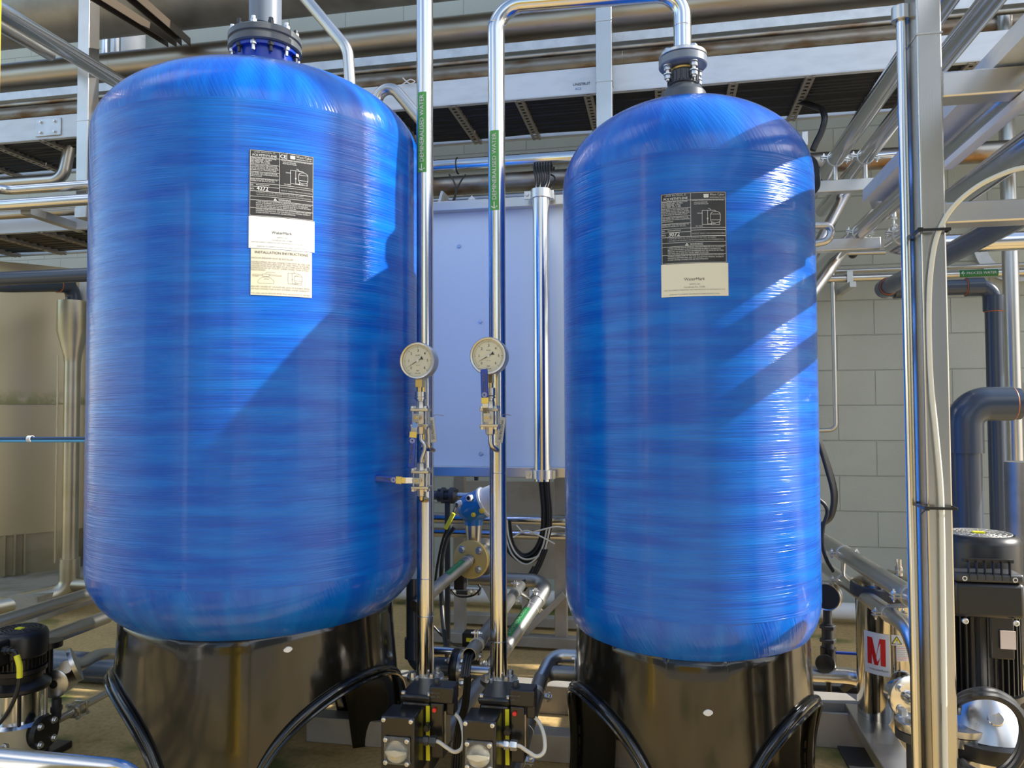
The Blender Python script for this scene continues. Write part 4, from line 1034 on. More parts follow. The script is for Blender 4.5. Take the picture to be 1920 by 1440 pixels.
# ---------------------------------------------------------------- flow transmitter on its golden flange
FYY = 2.98; fc = atY(882, 1049, FYY); fr_ = .0745
nrm = Vector((-.18, -1, .10)).normalized()
t = thing('flow_transmitter', 'blue enamel flow transmitter head on a big golden bolted flange between the poles', 'transmitter', fc-Vector((0, 0, .08)))
obj('flange', MB(frame(fc, nrm)).lathe([(fr_, -.016), (fr_, 0), (fr_*.98, .002), (.03, .002)], (0, 0, 0), 48), gold, t, label='golden steel flange')
obj('sensor_body', MB(frame(fc, nrm)).lathe([(.05, -.13), (.055, -.12), (.055, -.03), (.04, -.016)], (0, 0, 0), 32), polish, t)
obj('rear_flange', MB(frame(fc, nrm)).lathe([(fr_, -.150), (fr_, -.134), (.04, -.132)], (0, 0, 0), 48), satin, t)
for k in range(4):
    a = PI/4+k*PI/2; p = frame(fc, nrm) @ Vector((.052*math.cos(a), .052*math.sin(a), .002)); bolt(t, p, nrm, .011, .011)
hn = fc+Vector((-.004, .075, .0)); hz = atY(889, 986, 3.02).z
nk = MB(); nk.lathe([(.024, fc.z+.03), (.026, fc.z+.04), (.034, hz-.012), (.034, hz)], (hn.x, 3.05, 0), 28); obj('neck', nk, brass if False else satin, t)
hc = atY(884, 953, 3.05)
hd = MB(); ax = Vector((.90, -.10, .42)).normalized()
hd.lathe([(.018, -.048), (.040, -.043), (.054, -.030), (.060, -.008), (.060, .058)], hc, 36, ax); hd.lathe([(.036, 0), (.038, .02), (.046, .05)], (hn.x, 3.05, hz), 28)
HD = obj('head', hd, bluet, t, label='light blue enamelled head')
obj('head_cover', MB().lathe([(.060, .058), (.064, .060), (.064, .069), (.056, .072), (.054, .118), (.048, .125), (.0, .126)], hc, 36, ax), whitep, t, label='white ribbed cover')
def gland(px, py, Y, axis, r, m, inner):
    p = atY(px, py, Y); b = MB(); a = Vector(axis).normalized(); b.hexa(p, a, r, .012); b.lathe([(r*.8, .012), (r*.74, .020), (r*.5, .022)], p, 18, a); o = obj('cable_gland', b, m, t)
    b = MB(); b.disc(p+a*.0225, a, r*.5, 16); obj('gland_hole', b, inner, o); return p
gp1 = gland(882, 934, 3.0, (-.15, -1, .1), .016, whitep, black); gp2 = gland(863, 944, 3.01, (-.5, -1, -.15), .015, whitep, black)
for px_, py_, rr in ((904, 957, .0115), (888, 965, .0095)):
    p = atY(px_, py_, 2.99); b = MB(); b.lathe([(rr, 0), (rr, .006), (rr*.7, .008), (0, .0085)], p, 18, FY); obj('screw_plug', b, mat('yellow_cap', (.80, .58, .06), .4), t, label='yellow screw plug')
cab_('black_cable', [gp2+Vector((-.008, -.022, -.004)), atY(850, 962, 2.95), atY(838, 990, 2.95), atY(828, 1020, 2.98), atY(820, 1060, 3.0), atY(815, 1100, 3.0)], .005, rubber, 'black cable leaving the blue transmitter head downwards')
A, B = atY(851, 962, 2.945), atY(835, 992, 2.945); b = MB(); b.bar(A, B, .016, .011, (0, 1, 0)); single('cable_marker', b, yelllab, 'yellow marker sleeve on the cable of the blue transmitter', 'label', bevel=.003)
cab_('black_cable', [atY(852, 988, 3.1), atY(838, 1010, 3.1), atY(829, 1050, 3.1), atY(827, 1100, 3.1), atY(830, 1160, 3.05), atY(838, 1230, 2.9)], .009, rubber, 'thick black cable hanging behind the flange down to the floor pipes')
cab_('black_cable', [atY(800, 1160, 3.1), atY(838, 1200, 3.1), atY(868, 1214, 3.0), atY(895, 1212, 2.9), atY(925, 1190, 2.9)], .005, rubber, 'thin black cable sagging between the two poles near the floor')
# inclined pipe with green label that enters the flange
A = atY(800, 1118, 2.72); B = fc+nrm*.004
t = thing('sample_pipe', 'steel pipe with a green label slanting up into the golden flange', 'pipe', A-Vector((0, 0, .03)))
A0 = A+(A-B)*.25
obj('pipe_body', MB().cyl(A0, B, .0235, n=24), dark_satin, t); d = (B-A0).normalized(); ringseam(t, B-d*.02, d, .0235, whitep)
def strip_label(parent, A, B, R, f0, f1, txt, m, up_hint, wd=.028, tsz=None, arrow=False, col=None):
    """flat-wrapped label along a slanting or level pipe"""
    A, B = Vector(A), Vector(B); d = (B-A).normalized(); L = (B-A).length; u = Vector(up_hint); u = (u-d*u.dot(d)).normalized(); w = d.cross(u)
    def fn(off):
        def g_(x, y):
            a = y/R; return A+d*x+(u*math.cos(a)-w*math.sin(a))*(R+off)
        return g_
    g0, g1_ = fn(.0008), fn(.0013); x0, x1 = L*f0, L*f1; b = MB(); n = 8
    for k in range(n+1):
        y = -wd/2+wd*k/n; b.addv([g0(x0, y), g0(x1, y)])
    for k in range(n): b.face(2*k, 2*k+1, 2*k+3, 2*k+2)
    o = obj('flow_label', b, m, parent, label='green label with pale lettering')
    vs, fs, w_ = glyphs(txt, .01, 1); Lx = (x1-x0)*(.78 if arrow else .86); sz = Lx/w_; k = MB(); hh = .70*sz; sc = min(1.0, wd*.6/hh)
    i = k.addv([g1_(x0+(x1-x0)*(.17 if arrow else .07)+vx*sz, vy*sz*sc-hh*sc/2) for vx, vy in vs])
    for fc_ in fs: k.face(*[i+q for q in fc_])
    if arrow:
        xa = x0+(x1-x0)*.04; xb = x0+(x1-x0)*.13; h_ = wd*.25
        for q in (((xa, 0), (xb, 0)), ((xa, 0), (xa+h_, h_)), ((xa, 0), (xa+h_, -h_))): line(k, g1_, *q[0], *q[1], .003)
    obj('lettering', k, col or inkw, o)
strip_label(t, A0, B, .0235, .56, .86, 'DEMINERALISED', greend, (-.2, -1, 1.0), .026, col=mat('pale_green_ink', (.30, .62, .35), .5))
# black three-piece valve left of the head and its pipe
z = atY(848, 929, 3.35).z; xa, xb = atY(820, 929, 3.35).x, atY(858, 929, 3.35).x
t = thing('plastic_valve', 'dark grey union valve on the thin pipe left of the blue transmitter', 'valve', ((xa+xb)/2, 3.35, z-.04))
b = MB(); b.lathe([(.022, 0), (.030, .004), (.030, .02), (.036, .022), (.036, (xb-xa)*.38), (.026, (xb-xa)*.42), (.026, (xb-xa)*.6), (.036, (xb-xa)*.64), (.036, xb-xa-.012), (.022, xb-xa)], (xa, 3.35, z), 24, (1, 0, 0)); obj('body', b, charc, t)
for a_ in (0, PI/2, PI, 3*PI/2):
    b = MB(); p = Vector((0, .033*math.cos(a_+.7), .033*math.sin(a_+.7))); b.cyl(Vector((xa+.01, 3.35, z))+p, Vector((xb-.004, 3.35, z))+p, .004, n=8); obj('tie_bolt', b, charc, t)
obj('pipe_stub', MB().cyl((xb-.01, 3.35, z), (xb+.12, 3.35, z), .015, n=18), satin, t); obj('pipe_stub', MB().cyl((xa-.25, 3.35, z), (xa+.01, 3.35, z), .02, n=18), pvc, t)
obj('support_foot', MB().box(((xa+xb)/2, 3.35, (z-.02)/2), (.02, .02, z-.02)), charc, t)
# dark gear below the flange
c = atY(868, 1097, 3.05)
t = thing('clamped_valve', 'small black valve with steel bolts under the golden flange', 'valve', (c.x, 3.05, c.z-.05))
obj('body', MB().box((c.x-.01, 3.05, c.z+.02), (.045, .05, .07)), black, t, .006); obj('crossbar', MB().box((c.x+.02, 3.03, c.z-.022), (.115, .03, .018)), charc, t, .003)
for dx in (-.03, .04, .06): bolt(t, (c.x+dx, 3.012, c.z-.02), FY, .009, .012)
cab_('black_cable', [atY(x, y, 3.0) for x, y in ((845, 1105), (860, 1118), (885, 1117), (900, 1105), (897, 1095))], .004, rubber, 'thin black cable curled under the small black valve')
# elbowed pipe behind the right pole, coming forward with label and clamp
z = atY(960, 1087, 3.28).z
e0 = Vector((atY(880, 1087, 3.28).x, 3.28, z)); e1 = Vector((atY(1032, 1087, 3.28).x, 3.28, z))
Af = atY(842, 1368, 2.50)
t = thing('process_pipe', 'steel pipe with a green label elbowing from behind the right pole towards the front', 'pipe', e1-Vector((0, 0, .03)))
obj('pipe_body', MB().pipe([e0, e1, Af, Af+(Af-e1).normalized()*.06], .0295, .06, 24), dark_satin, t); d = (Af-e1).normalized()
clamp(t, e1+d*.14, d, .0295, (0, 0, 1), both=True); clamp(t, e1+d*.60, d, .0295, (0, 0, 1), both=True)
ringseam(t, e1+d*.2, d, .0295, whitep)
strip_label(t, e1+d*.55, e1, .0295, .25, .58, 'DEMINERALISED', greend, (-.25, -.6, 1.0), .034, col=MATS['pale_green_ink'])
# slanting conduit, open at both ends, cables running through
q0 = atZ(880, 1228, .45); q1 = atZ(976, 1098, .45); q1.z += .0; d = (q1-q0).normalized()
t = thing('open_conduit', 'short slanting steel conduit with black cables spilling from its open lower end', 'tube', q0-Vector((0, 0, .02)))
b = MB(); fr2 = frame(q0, d); b.T = fr2; L = (q1-q0).length; b.lathe([(.0185, 0), (.021, 0), (.021, L), (.0185, L)], (0, 0, 0), 28, closed=True); obj('tube', b, dark_satin, t)
clamp(t, q0+d*.10, d, .021, (0, 0, 1), both=True); clamp(t, q0+d*(L-.12), d, .021, (0, 0, 1), both=True)
for k in range(4):
    o_ = Vector(((k-1.5)*.007, 0, .003*(k % 2)))
    P = [q0+d*.25+o_, q0+d*.03+o_, q0-d*.02+o_+Vector((0, 0, -.006)), q0-d*.05+o_+Vector((0, 0, -.045)), atY(872+k*3, 1270, 2.20), atY(868+k*3, 1320, 2.24), atY(855+k*4, 1370, 2.27), atY(848+k*5, 1440, 2.28), atY(846+k*5, 1500, 2.28)]
    cab_('black_cable', P, .0042, rubber, 'black cable hanging from the open end of the slanting conduit', 'black cables from the slanting conduit')
    P = [q1-d*.2+o_, q1+d*.01+o_, atY(988+k*3, 1082, 3.3), atY(1000+k*3, 1062, 3.32)]
    if k < 2: cab_('black_cable', P, .0042, rubber, 'black cable entering the upper end of the slanting conduit', 'black cables at the upper end of the slanting conduit')
A, B = q0+d*(L-.12), e1+d*.14
single('spacer_rod', MB().cyl(q0+d*(L-.12)+Vector((.02, 0, 0)), e1+(Af-e1).normalized()*.14-Vector((.03, 0, 0)), .008), satin, 'short steel rod joining the clamps of the two slanting pipes', 'rod')
# pipe by the small tank foot: tee and flange, coming forward
z = atY(1060, 1262, 2.62).z; k0 = Vector((atY(1082, 1262, 2.62).x, 2.62, z)); k1 = Vector((atY(1018, 1262, 2.62).x, 2.62, z))
A = atY(966, 1432, 2.20)
t = thing('process_pipe', 'steel pipe bending from the narrower tank flange to the front between tank and actuator', 'pipe', k1-Vector((0, 0, .05)))
obj('pipe_body', MB().pipe([k0, k1, k1+(A-k1)*1.12], .026, .05, 24), dark_satin, t)
obj('side_branch', MB().pipe([(k0.x, 2.66, z+.045), (k1.x+.03, 2.66, z+.045), k1+(A-k1)*.12], .024, .06, 24), satin, t)
d = (A-k1).normalized(); clamp(t, k1+d*.12, d, .026, (1, 0, -.2), both=True); clamp(t, k1+d*.42, d, .026, (1, 0, 0))
ringseam(t, k1+d*.3, d, .026, whitep)
t = thing('pipe_flange', 'steel and dark plastic flange pair at the side of the narrower tank base', 'flange', (k0.x+.02, 2.64, z-.05))
obj('steel_flange', MB().lathe([(.062, 0), (.062, .012)], (k0.x-.004, 2.64, z+.02), 32, (1, 0, 0)), satin, t); obj('plastic_flange', MB().lathe([(.062, .014), (.062, .04), (.04, .05), (.04, .09)], (k0.x-.004, 2.64, z+.02), 32, (1, 0, 0)), pvc, t)
for k in range(4):
    a = PI/4+k*PI/2; bolt(t, (k0.x-.004, 2.64+.048*math.cos(a), z+.02+.048*math.sin(a)), (-1, 0, 0), .008, .010)
# floor-level pipes between the tanks
t = thing('pvc_pipe', 'slate plastic pipe with a vertical leg and black flange low behind the left pole', 'pipe', (atY(820, 1250, 2.72).x, 2.72, .1))
z = atY(810, 1250, 2.72).z; xv_ = atY(778, 1200, 2.72).x; xe = atY(850, 1250, 2.72).x
obj('pipe_body', MB().pipe([(xv_, 2.72, z+.32), (xv_, 2.72, z), (xe, 2.72, z)], .032, .05, 24), pvc, t); obj('socket', MB().lathe([(.038, 0), (.038, .07)], (xv_, 2.72, z+.03), 28), pvc, t)
obj('socket', MB().lathe([(.036, 0), (.036, .05)], (xe-.06, 2.72, z), 28, (1, 0, 0)), pvc, t)
fl = obj('flange', MB().lathe([(.068, 0), (.070, .004), (.070, .022), (.068, .026)], (xe, 2.72, z), 36, (1, 0, 0)), black, t)
obj('steel_ring', MB().lathe([(.066, .027), (.066, .037)], (xe, 2.72, z), 36, (1, 0, 0)), satin, t)
for k in range(4):
    a = PI/4+k*PI/2; p = Vector((xe, 2.72+.054*math.cos(a), z+.054*math.sin(a))); bb = MB(); bb.cyl(p-Vector((.02, 0, 0)), p+Vector((.055, 0, 0)), .005, n=8); bb.hexa(p-Vector((.002, 0, 0)), (-1, 0, 0), .010, .01); bb.hexa(p+Vector((.038, 0, 0)), (1, 0, 0), .010, .01); obj('bolt', bb, zinc, t)
obj('steel_outlet', MB().cyl((xe+.037, 2.72, z-.01), (atY(950, 1250, 2.72).x, 2.72, z-.01), .026), polish, t)
hp(850, 1223, 2.92, .020, 800, 905, polish, 'short polished pipe above the black flange behind the left pole')
hp(1000, 1215, 2.9, .02, 885, 935, charc, 'short dark pipe stub behind the right pole low down')
z = .05
for Y, h, lb, m in ((2.62, .09, 'front grey steel skid beam on the floor under the tanks', greyp), (3.02, .11, 'rear grey steel skid beam on the floor behind the tanks', greyp)):
    b = MB(); b.box((-.55, Y, h/2+.0), (1.42, .075, h)); single('skid_beam', b, m, lb, 'beam', bevel=.004)
c = atY(878, 1200, 2.86)
t = thing('junction_box', 'small black box with a yellow label low between the poles', 'box', (c.x, 2.86, c.z-.04)); obj('box_body', MB().box((c.x+.02, 2.88, c.z), (.085, .06, .055)), black, t, .005)
obj('yellow_label', MB().box((c.x+.02, 2.849, c.z+.004), (.05, .002, .014)), yelllab, t); obj('bracket', MB().box((c.x+.02, 2.90, c.z-.12), (.03, .02, .2)), charc, t)

# ================================================================ LEFT EDGE
# yellow post close to the camera at the left edge, and an added unseen white post to put bright stripes in the tanks
yp = thing('safety_post', 'yellow painted post cut off by the upper left edge of the picture', 'post', (-1.022, .88, 0))
pr = .10
obj('post_body', MB().lathe([(pr, 0), (pr, 3.0), (pr*.8, 3.04), (0, 3.05)], (-1.022, .88, 0), 36), yellow, yp)
obj('base_plate', MB().box((-1.022, .88, .006), (.22, .22, .012)), yellow, yp, .003)
wp_ = thing('reflector_post', 'unseen white square post, added for its bright reflection in the tanks', 'post', (-2.25, -.25, 0))
obj('post_body', MB().box((-2.25, -.25, 1.2), (.36, .36, 2.4)), mat('bright_white_paint', (.86, .86, .84), .5), wp_, .01)

def zpipe(name, label, A, r, y0, m, zdrop=0, cat='pipe', seams=(), clamps=()):
    """pipe that runs straight out from the wall direction (along Y) through point A to depth y0"""
    A = Vector(A); B = Vector((A.x, y0, A.z+zdrop)); t = thing(name, label, cat, A-Vector((0, 0, r)))
    obj('pipe_body', MB().cyl(A, B, r, n=28), m, t); d = (B-A).normalized()
    for s_ in seams: ringseam(t, A+d*s_, d, r, m)
    for s_, e in clamps: clamp(t, A+d*s_, d, r, e, both=True)
    return t, A, B, d
zpipe('overhead_pipe', 'shiny pipe slanting down from the upper left corner in front of the hanger post', atY(229, 158, 3.15), .034, .9, polish)
A = atY(96, 104, 3.5)
zpipe('overhead_pipe', 'dull pipe under the shiny slanting one at the upper left corner', A, .030, 1.2, satin)
# shiny twin pipes under the tray
z = atY(90, 379, 3.25).z
t = thing('process_pipe', 'shiny level pipe at the far left above the lower tray', 'pipe', (-3.4, 3.25, z-.03)); obj('pipe_body', MB().cyl((-6, 3.25, z), (-1.75, 3.25, z), .028), polish, t)
z = atY(90, 352, 3.5).z; e = atY(14, 352, 3.5).x; k = atY(28, 376, 2.9)
t = thing('process_pipe', 'elbowed steel pipe at the far left turning towards the front', 'pipe', (e, 3.5, z-.03)); obj('pipe_body', MB().pipe([(-1.75, 3.5, z), (e, 3.5, z), (e-.55, 2.6, z-.02)], .026, .09, 24), polish, t)
z = atY(90, 338, 3.9).z
t = thing('process_pipe', 'dull steel pipe bending away behind the hanger post foot', 'pipe', (-3.4, 3.9, z-.04)); obj('pipe_body', MB().pipe([(-6, 3.9, z), (atY(118, 335, 3.9).x, 3.9, z), (atY(140, 322, 3.9).x, 3.9, z+.35)], .034, .08, 24), satin, t)
z = atY(40, 410, 3.7).z
t = thing('process_pipe', 'dull brown pipe at the far left just above the lower tray', 'pipe', (-4, 3.62, z-.03)); obj('pipe_body', MB().cyl((-6, 3.62, z), (-2.1, 3.62, z), .022), dull, t)
A, B = atY(48, 394, 3.3), atY(168, 434, 3.9)
single('channel_strut', MB().bar(A, B, .05, .04), satin, 'steel channel strut slanting down below the shiny level pipe at far left', 'strut')
# slate plastic pipes feeding the hopper
z = atY(80, 519, 3.25).z
t = thing('pvc_pipe', 'slate plastic pipe crossing in front of the old steel vessel', 'pipe', (-3.2, 3.25, z-.04))
obj('pipe_body', MB().cyl((-6, 3.25, z), (-1.75, 3.25, z), .034), pvc, t)
hx = atY(137, 600, 3.95); HXx = hx.x
a, b2 = atY(14, 534, 3.5), atY(132, 552, 3.95)
t = thing('pvc_pipe', 'slate plastic pipe slanting down into the steel hopper', 'pipe', b2)
zt = atY(137, 565, 3.95).z
obj('pipe_body', MB().pipe([(a.x-.9, 3.30, a.z+.05), a, (HXx, 3.95, zt+.10), (HXx, 3.95, zt-.10)], .042, .07, 24), pvc, t)
d = (Vector((HXx, 3.95, zt+.10))-a).normalized(); q = Vector((HXx, 3.95, zt+.10))-d*.12
obj('cement_ring', MB().torus(q, d, .043, .003), glue, t); obj('socket', MB().lathe([(.047, 0), (.047, .09)], q, 28, d), pvc, t)
zc1, zc2, zc3 = atY(137, 622, 3.95).z, atY(137, 668, 3.95).z, atY(137, 1120, 3.95).z
t = thing('drain_hopper', 'steel hopper funnel with its long pipe down to the floor at the left', 'hopper', (HXx, 3.95, .02))
obj('funnel', MB().lathe([(.082, zt), (.085, zt), (.085, zc1), (.048, zc2), (.046, zc2-.03), (.044, zc2-.03)], (HXx, 3.95, 0), 36), grime, t, sharp=25)
b = MB(); b.lathe([(.044, zc2), (.044, .30)], (HXx, 3.95, 0), 32); b.cyl((HXx-.055, 3.90, zc2), (HXx-.055, 3.90, .3), .005, n=8); obj('down_pipe', b, grime, t)
obj('splash_guard', MB(Matrix.Translation((HXx+.08, 4.0, zt))).box((0, 0, .08), (.16, .01, .16)), whitep, t)
obj('foot_pipe', MB().pipe([(HXx, 3.95, .32), (HXx, 3.95, .12), (HXx-.30, 3.72, .07), (HXx-1.6, 3.6, .07)], .055, .09, 24), grime, t)
obj('foot_branch', MB().pipe([(HXx, 3.95, .17), (HXx+.35, 3.95, .17), (HXx+1.0, 3.95, .17)], .040, .09, 24), grime, t)
# old vessel with mossy seams on a plinth
vx, vy, vr = -5.05, 5.15, 1.42
vessel_m, vt, vb = node_mat('mossy_old_steel')
geo = vt.nodes.new('ShaderNodeNewGeometry'); sp = vt.nodes.new('ShaderNodeSeparateXYZ'); vt.links.new(geo.outputs['Position'], sp.inputs[0])
zs = [atY(60, 487, 4.1).z, atY(60, 757, 4.1).z]
nn = vt.nodes.new('ShaderNodeTexNoise'); nn.inputs['Scale'].default_value = 14; nn.inputs['Detail'].default_value = 6; vt.links.new(geo.outputs['Position'], nn.inputs['Vector'])
prev = None
for zz in zs:                       # moss sits in a band just above each seam ledge
    a_ = vt.nodes.new('ShaderNodeMapRange'); a_.inputs['From Min'].default_value = zz-.005; a_.inputs['From Max'].default_value = zz+.10; a_.inputs['To Min'].default_value = .75; a_.inputs['To Max'].default_value = 0
    lt = vt.nodes.new('ShaderNodeMath'); lt.operation = 'GREATER_THAN'; lt.inputs[1].default_value = zz
    ml = vt.nodes.new('ShaderNodeMath'); ml.operation = 'MULTIPLY'
    vt.links.new(sp.outputs['Z'], a_.inputs['Value']); vt.links.new(sp.outputs['Z'], lt.inputs[0]); vt.links.new(a_.outputs[0], ml.inputs[0]); vt.links.new(lt.outputs[0], ml.inputs[1])
    if prev: ad = vt.nodes.new('ShaderNodeMath'); vt.links.new(prev.outputs[0], ad.inputs[0]); vt.links.new(ml.outputs[0], ad.inputs[1]); prev = ad
    else: prev = ml
tm = vt.nodes.new('ShaderNodeMath'); tm.operation = 'MULTIPLY'; r_ = vt.nodes.new('ShaderNodeMapRange'); r_.inputs['From Min'].default_value = .38; r_.inputs['From Max'].default_value = .55
vt.links.new(nn.outputs['Fac'], r_.inputs['Value']); vt.links.new(prev.outputs[0], tm.inputs[0]); vt.links.new(r_.outputs[0], tm.inputs[1])
mx = vt.nodes.new('ShaderNodeMix'); mx.data_type = 'RGBA'; mx.inputs['A'].default_value = (.56, .49, .33, 1); mx.inputs['B'].default_value = (.12, .16, .02, 1)
vt.links.new(tm.outputs[0], mx.inputs['Factor']); vt.links.new(mx.outputs['Result'], vb.inputs['Base Color'])
iv = vt.nodes.new('ShaderNodeMath'); iv.operation = 'SUBTRACT'; iv.inputs[0].default_value = .9; vt.links.new(tm.outputs[0], iv.inputs[1]); vt.links.new(iv.outputs[0], vb.inputs['Metallic'])
vb.inputs['Roughness'].default_value = .36
t = thing('storage_vessel', 'large old steel vessel with green mossy weld ledges at the left edge', 'vessel', (vx, vy, .14))
z0, z1_, z2_ = atY(60, 1008, 4.1).z, zs[1], zs[0]
obj('vessel_body', MB().lathe([(vr-.02, z0), (vr, z0), (vr, z1_-.006), (vr-.012, z1_-.006), (vr-.012, z1_), (vr+.004, z1_), (vr+.002, z2_-.006), (vr-.012, z2_-.006), (vr-.012, z2_), (vr+.006, z2_), (vr+.006, 2.02), (vr-.02, 2.04), (.3, 2.10), (0, 2.10)], (vx, vy, 0), 96), vessel_m, t, sharp=25)
obj('skirt', MB().lathe([(vr-.06, .14), (vr-.06, z0+.01)], (vx, vy, 0), 96), grime, t)
for px_ in (8, 32, 58): c = atY(px_, 1045, 4.0); a_ = math.atan2(c.y-vy, c.x-vx); obj('skirt_rib', MB().box((vx+(vr-.03)*math.cos(a_), vy+(vr-.03)*math.sin(a_), (z0+.16)/2), (.06, .012, z0-.14), Matrix.Rotation(a_, 3, 'Z')), grime, t)
b = MB(); b.box((-5.4, 5.35, .07), (3.9, 3.2, .14)); o = struct('trim_1', b, concr); o['label'] = 'low mossy concrete plinth under the old vessel'
# blue air tubes
z = atY(80, 822, 2.9).z
for k, (dz_, m, lb) in enumerate(((.005, mat('navy_tube', (.02, .06, .16), .3), 'upper dark blue air tube crossing the left edge'), (-.007, bluep, 'lower light blue air tube crossing the left edge'))):
    single('air_tube', MB().sweep([(-5, 2.9, z+dz_-.03), (-3, 2.9, z+dz_-.006), (-1.7, 2.9, z+dz_)], .0065, 10), m, lb, 'tube')
p = atY(57, 823, 2.9); single('cable_tie', MB().lathe([(.013, -.01), (.015, -.01), (.015, .01), (.013, .01)], (p.x, 2.9, p.z), 14, (1, 0, 0), closed=True), whitep, 'small clear tie holding the two blue air tubes', 'tie')
# two steel pipes running forward past the big tank foot
zpipe('process_pipe', 'upper of two dark shiny pipes running forward at the lower left', atZ(172, 1112, .41), .026, 1.3, satin, .01)
zpipe('process_pipe', 'lower of two dark shiny pipes running forward at the lower left', atZ(200, 1157, .30), .028, 1.2, satin, .01)
# floor pipes left of the big base
z = .065
A, B = atZ(90, 1250, z), atZ(230, 1255, z)
single('pvc_pipe', MB().cyl((-5, B.y, z), (B.x+.4, B.y, z), .062), pvc, 'fat slate plastic pipe lying on the floor behind the left pump', 'pipe')
def pump(c, label, ht, rot=0, s=1.0, motor_r=.075, chrome_l=.14, box_side=1, coil=True):
    """vertical multistage pump: flanged base, chrome sleeve, coupling head, finned motor, fan cover, terminal box"""
    x, y = c; t = thing('vertical_pump', label, 'pump', (x, y, 0)); r = motor_r
    zb = .10*s
    fp = MB(); fp.box((x, y, .012), (.22*s, .24*s, .024)); obj('foot_plate', fp, black, t, .004)
    obj('pump_base', MB().lathe([(r*1.1, .024), (r*1.15, .03), (r*1.15, zb+.03), (r*1.0, zb+.04)], (x, y, 0), 32), polish, t)
    for sg in (-1, 1):
        fl = obj('port_flange', MB().lathe([(.055*s, 0), (.055*s, .02)], (x+sg*(r*1.15), y, zb), 28, (sg, 0, 0)), black, t)
        for k in range(4):
            a = PI/4+k*PI/2; bolt(t, (x+sg*(r*1.15+.02), y+.042*s*math.cos(a), zb+.042*s*math.sin(a)), (sg, 0, 0), .009*s, .009)
        bolt(t, (x+sg*r*.4, y-r*1.12, zb*.8), FY, .010, .012)
    z1 = zb+.04; z2 = z1+chrome_l
    obj('sleeve', MB().lathe([(r*.82, z1), (r*.82, z2)], (x, y, 0), 36), polish, t, label='mirror-bright steel sleeve')
    for k in range(4):
        a = PI/4+k*PI/2; obj('tie_rod', MB().cyl((x+r*.98*math.cos(a), y+r*.98*math.sin(a), zb+.03), (x+r*.98*math.cos(a), y+r*.98*math.sin(a), z2+.01), .006, n=8), black if k % 2 else zinc, t)
    hd_ = MB(); hd_.lathe([(r*1.15, z2), (r*1.2, z2+.006), (r*1.2, z2+.016), (r*.9, z2+.035), (r*.95, z2+.055), (r*1.05, z2+.06), (r*1.05, z2+.075)], (x, y, 0), 36); obj('coupling_head', hd_, black, t)
    z3 = z2+.075; z4 = ht-.075*s
    mo = MB(); mo.lathe([(r*.86, z3), (r*.86, z4)], (x, y, 0), 36)
    for k in range(36):
        a = 2*PI*k/36; mo.box((x+r*.93*math.cos(a), y+r*.93*math.sin(a), (z3+z4)/2), (r*.16, .0035, z4-z3-.01), Matrix.Rotation(a, 3, 'Z'))
    M_ = obj('motor', mo, black, t)
    fc_ = MB(); fc_.lathe([(r*1.02, z4-.012), (r*1.08, z4-.005), (r*1.08, ht-.018), (r*1.02, ht-.006), (r*.92, ht), (.0, ht+.001)], (x, y, 0), 44); FC = obj('fan_cover', fc_, black, t, label='black fan cover')
    gr = MB()
    for q in (.28, .42, .56, .70, .84): gr.torus((x, y, ht+.001), (0, 0, 1), r*q, .0016, 40, 5)
    for k in range(20):
        a = 2*PI*k/20; gr.bar((x+r*.26*math.cos(a), y+r*.26*math.sin(a), ht+.001), (x+r*.86*math.cos(a), y+r*.86*math.sin(a), ht+.001), .002, .003)
    obj('fan_grille', gr, charc if s < 1.1 else greyp, FC)
    b = MB(); b.box((x, y, ht+.002), (r*.30, r*.22, .005)); obj('rating_label', b, yelllab, FC, label='yellow dot label')
    return t, (x, y, r, z1, z2, z3, z4, ht)
pc = atZ(38, 1425, 0)
zt_ = atY(50, 1180, pc.y).z
t, (x, y, r, z1, z2, z3, z4, ht) = pump((pc.x-.01, pc.y), 'black vertical pump with yellow cable marker at the lower left', zt_, s=1.0, motor_r=.080, chrome_l=.10)
obj('terminal_box', MB().box((x-.01, y-.115, z3+.075), (.10, .075, .085)), black, t, .008)
gb = MB(); gb.hexa((x+.05, y-.115, z3+.09), (1, 0, 0), .014, .016); gb.hexa((x+.066, y-.115, z3+.09), (1, 0, 0), .011, .012); obj('cable_gland', gb, black, t)
cab_('black_cable', [(x+.07, y-.115, z3+.09), (x+.10, y-.12, z3+.085), (x+.122, y-.125, z3+.02), (x+.11, y-.135, z3-.06), (x+.06, y-.15, z3-.14), (x-.02, y-.16, z3-.18), (x-.12, y-.16, z3-.19)], .0065, rubber, 'black cable with a yellow sleeve curving out of the left pump box')
single('cable_marker', MB().sweep(spline([(x+.105, y-.121, z3+.078), (x+.119, y-.124, z3+.045), (x+.122, y-.126, z3+.01)], 5), .0092, 12), yelllab, 'yellow marker sleeve on the cable of the left pump', 'label')
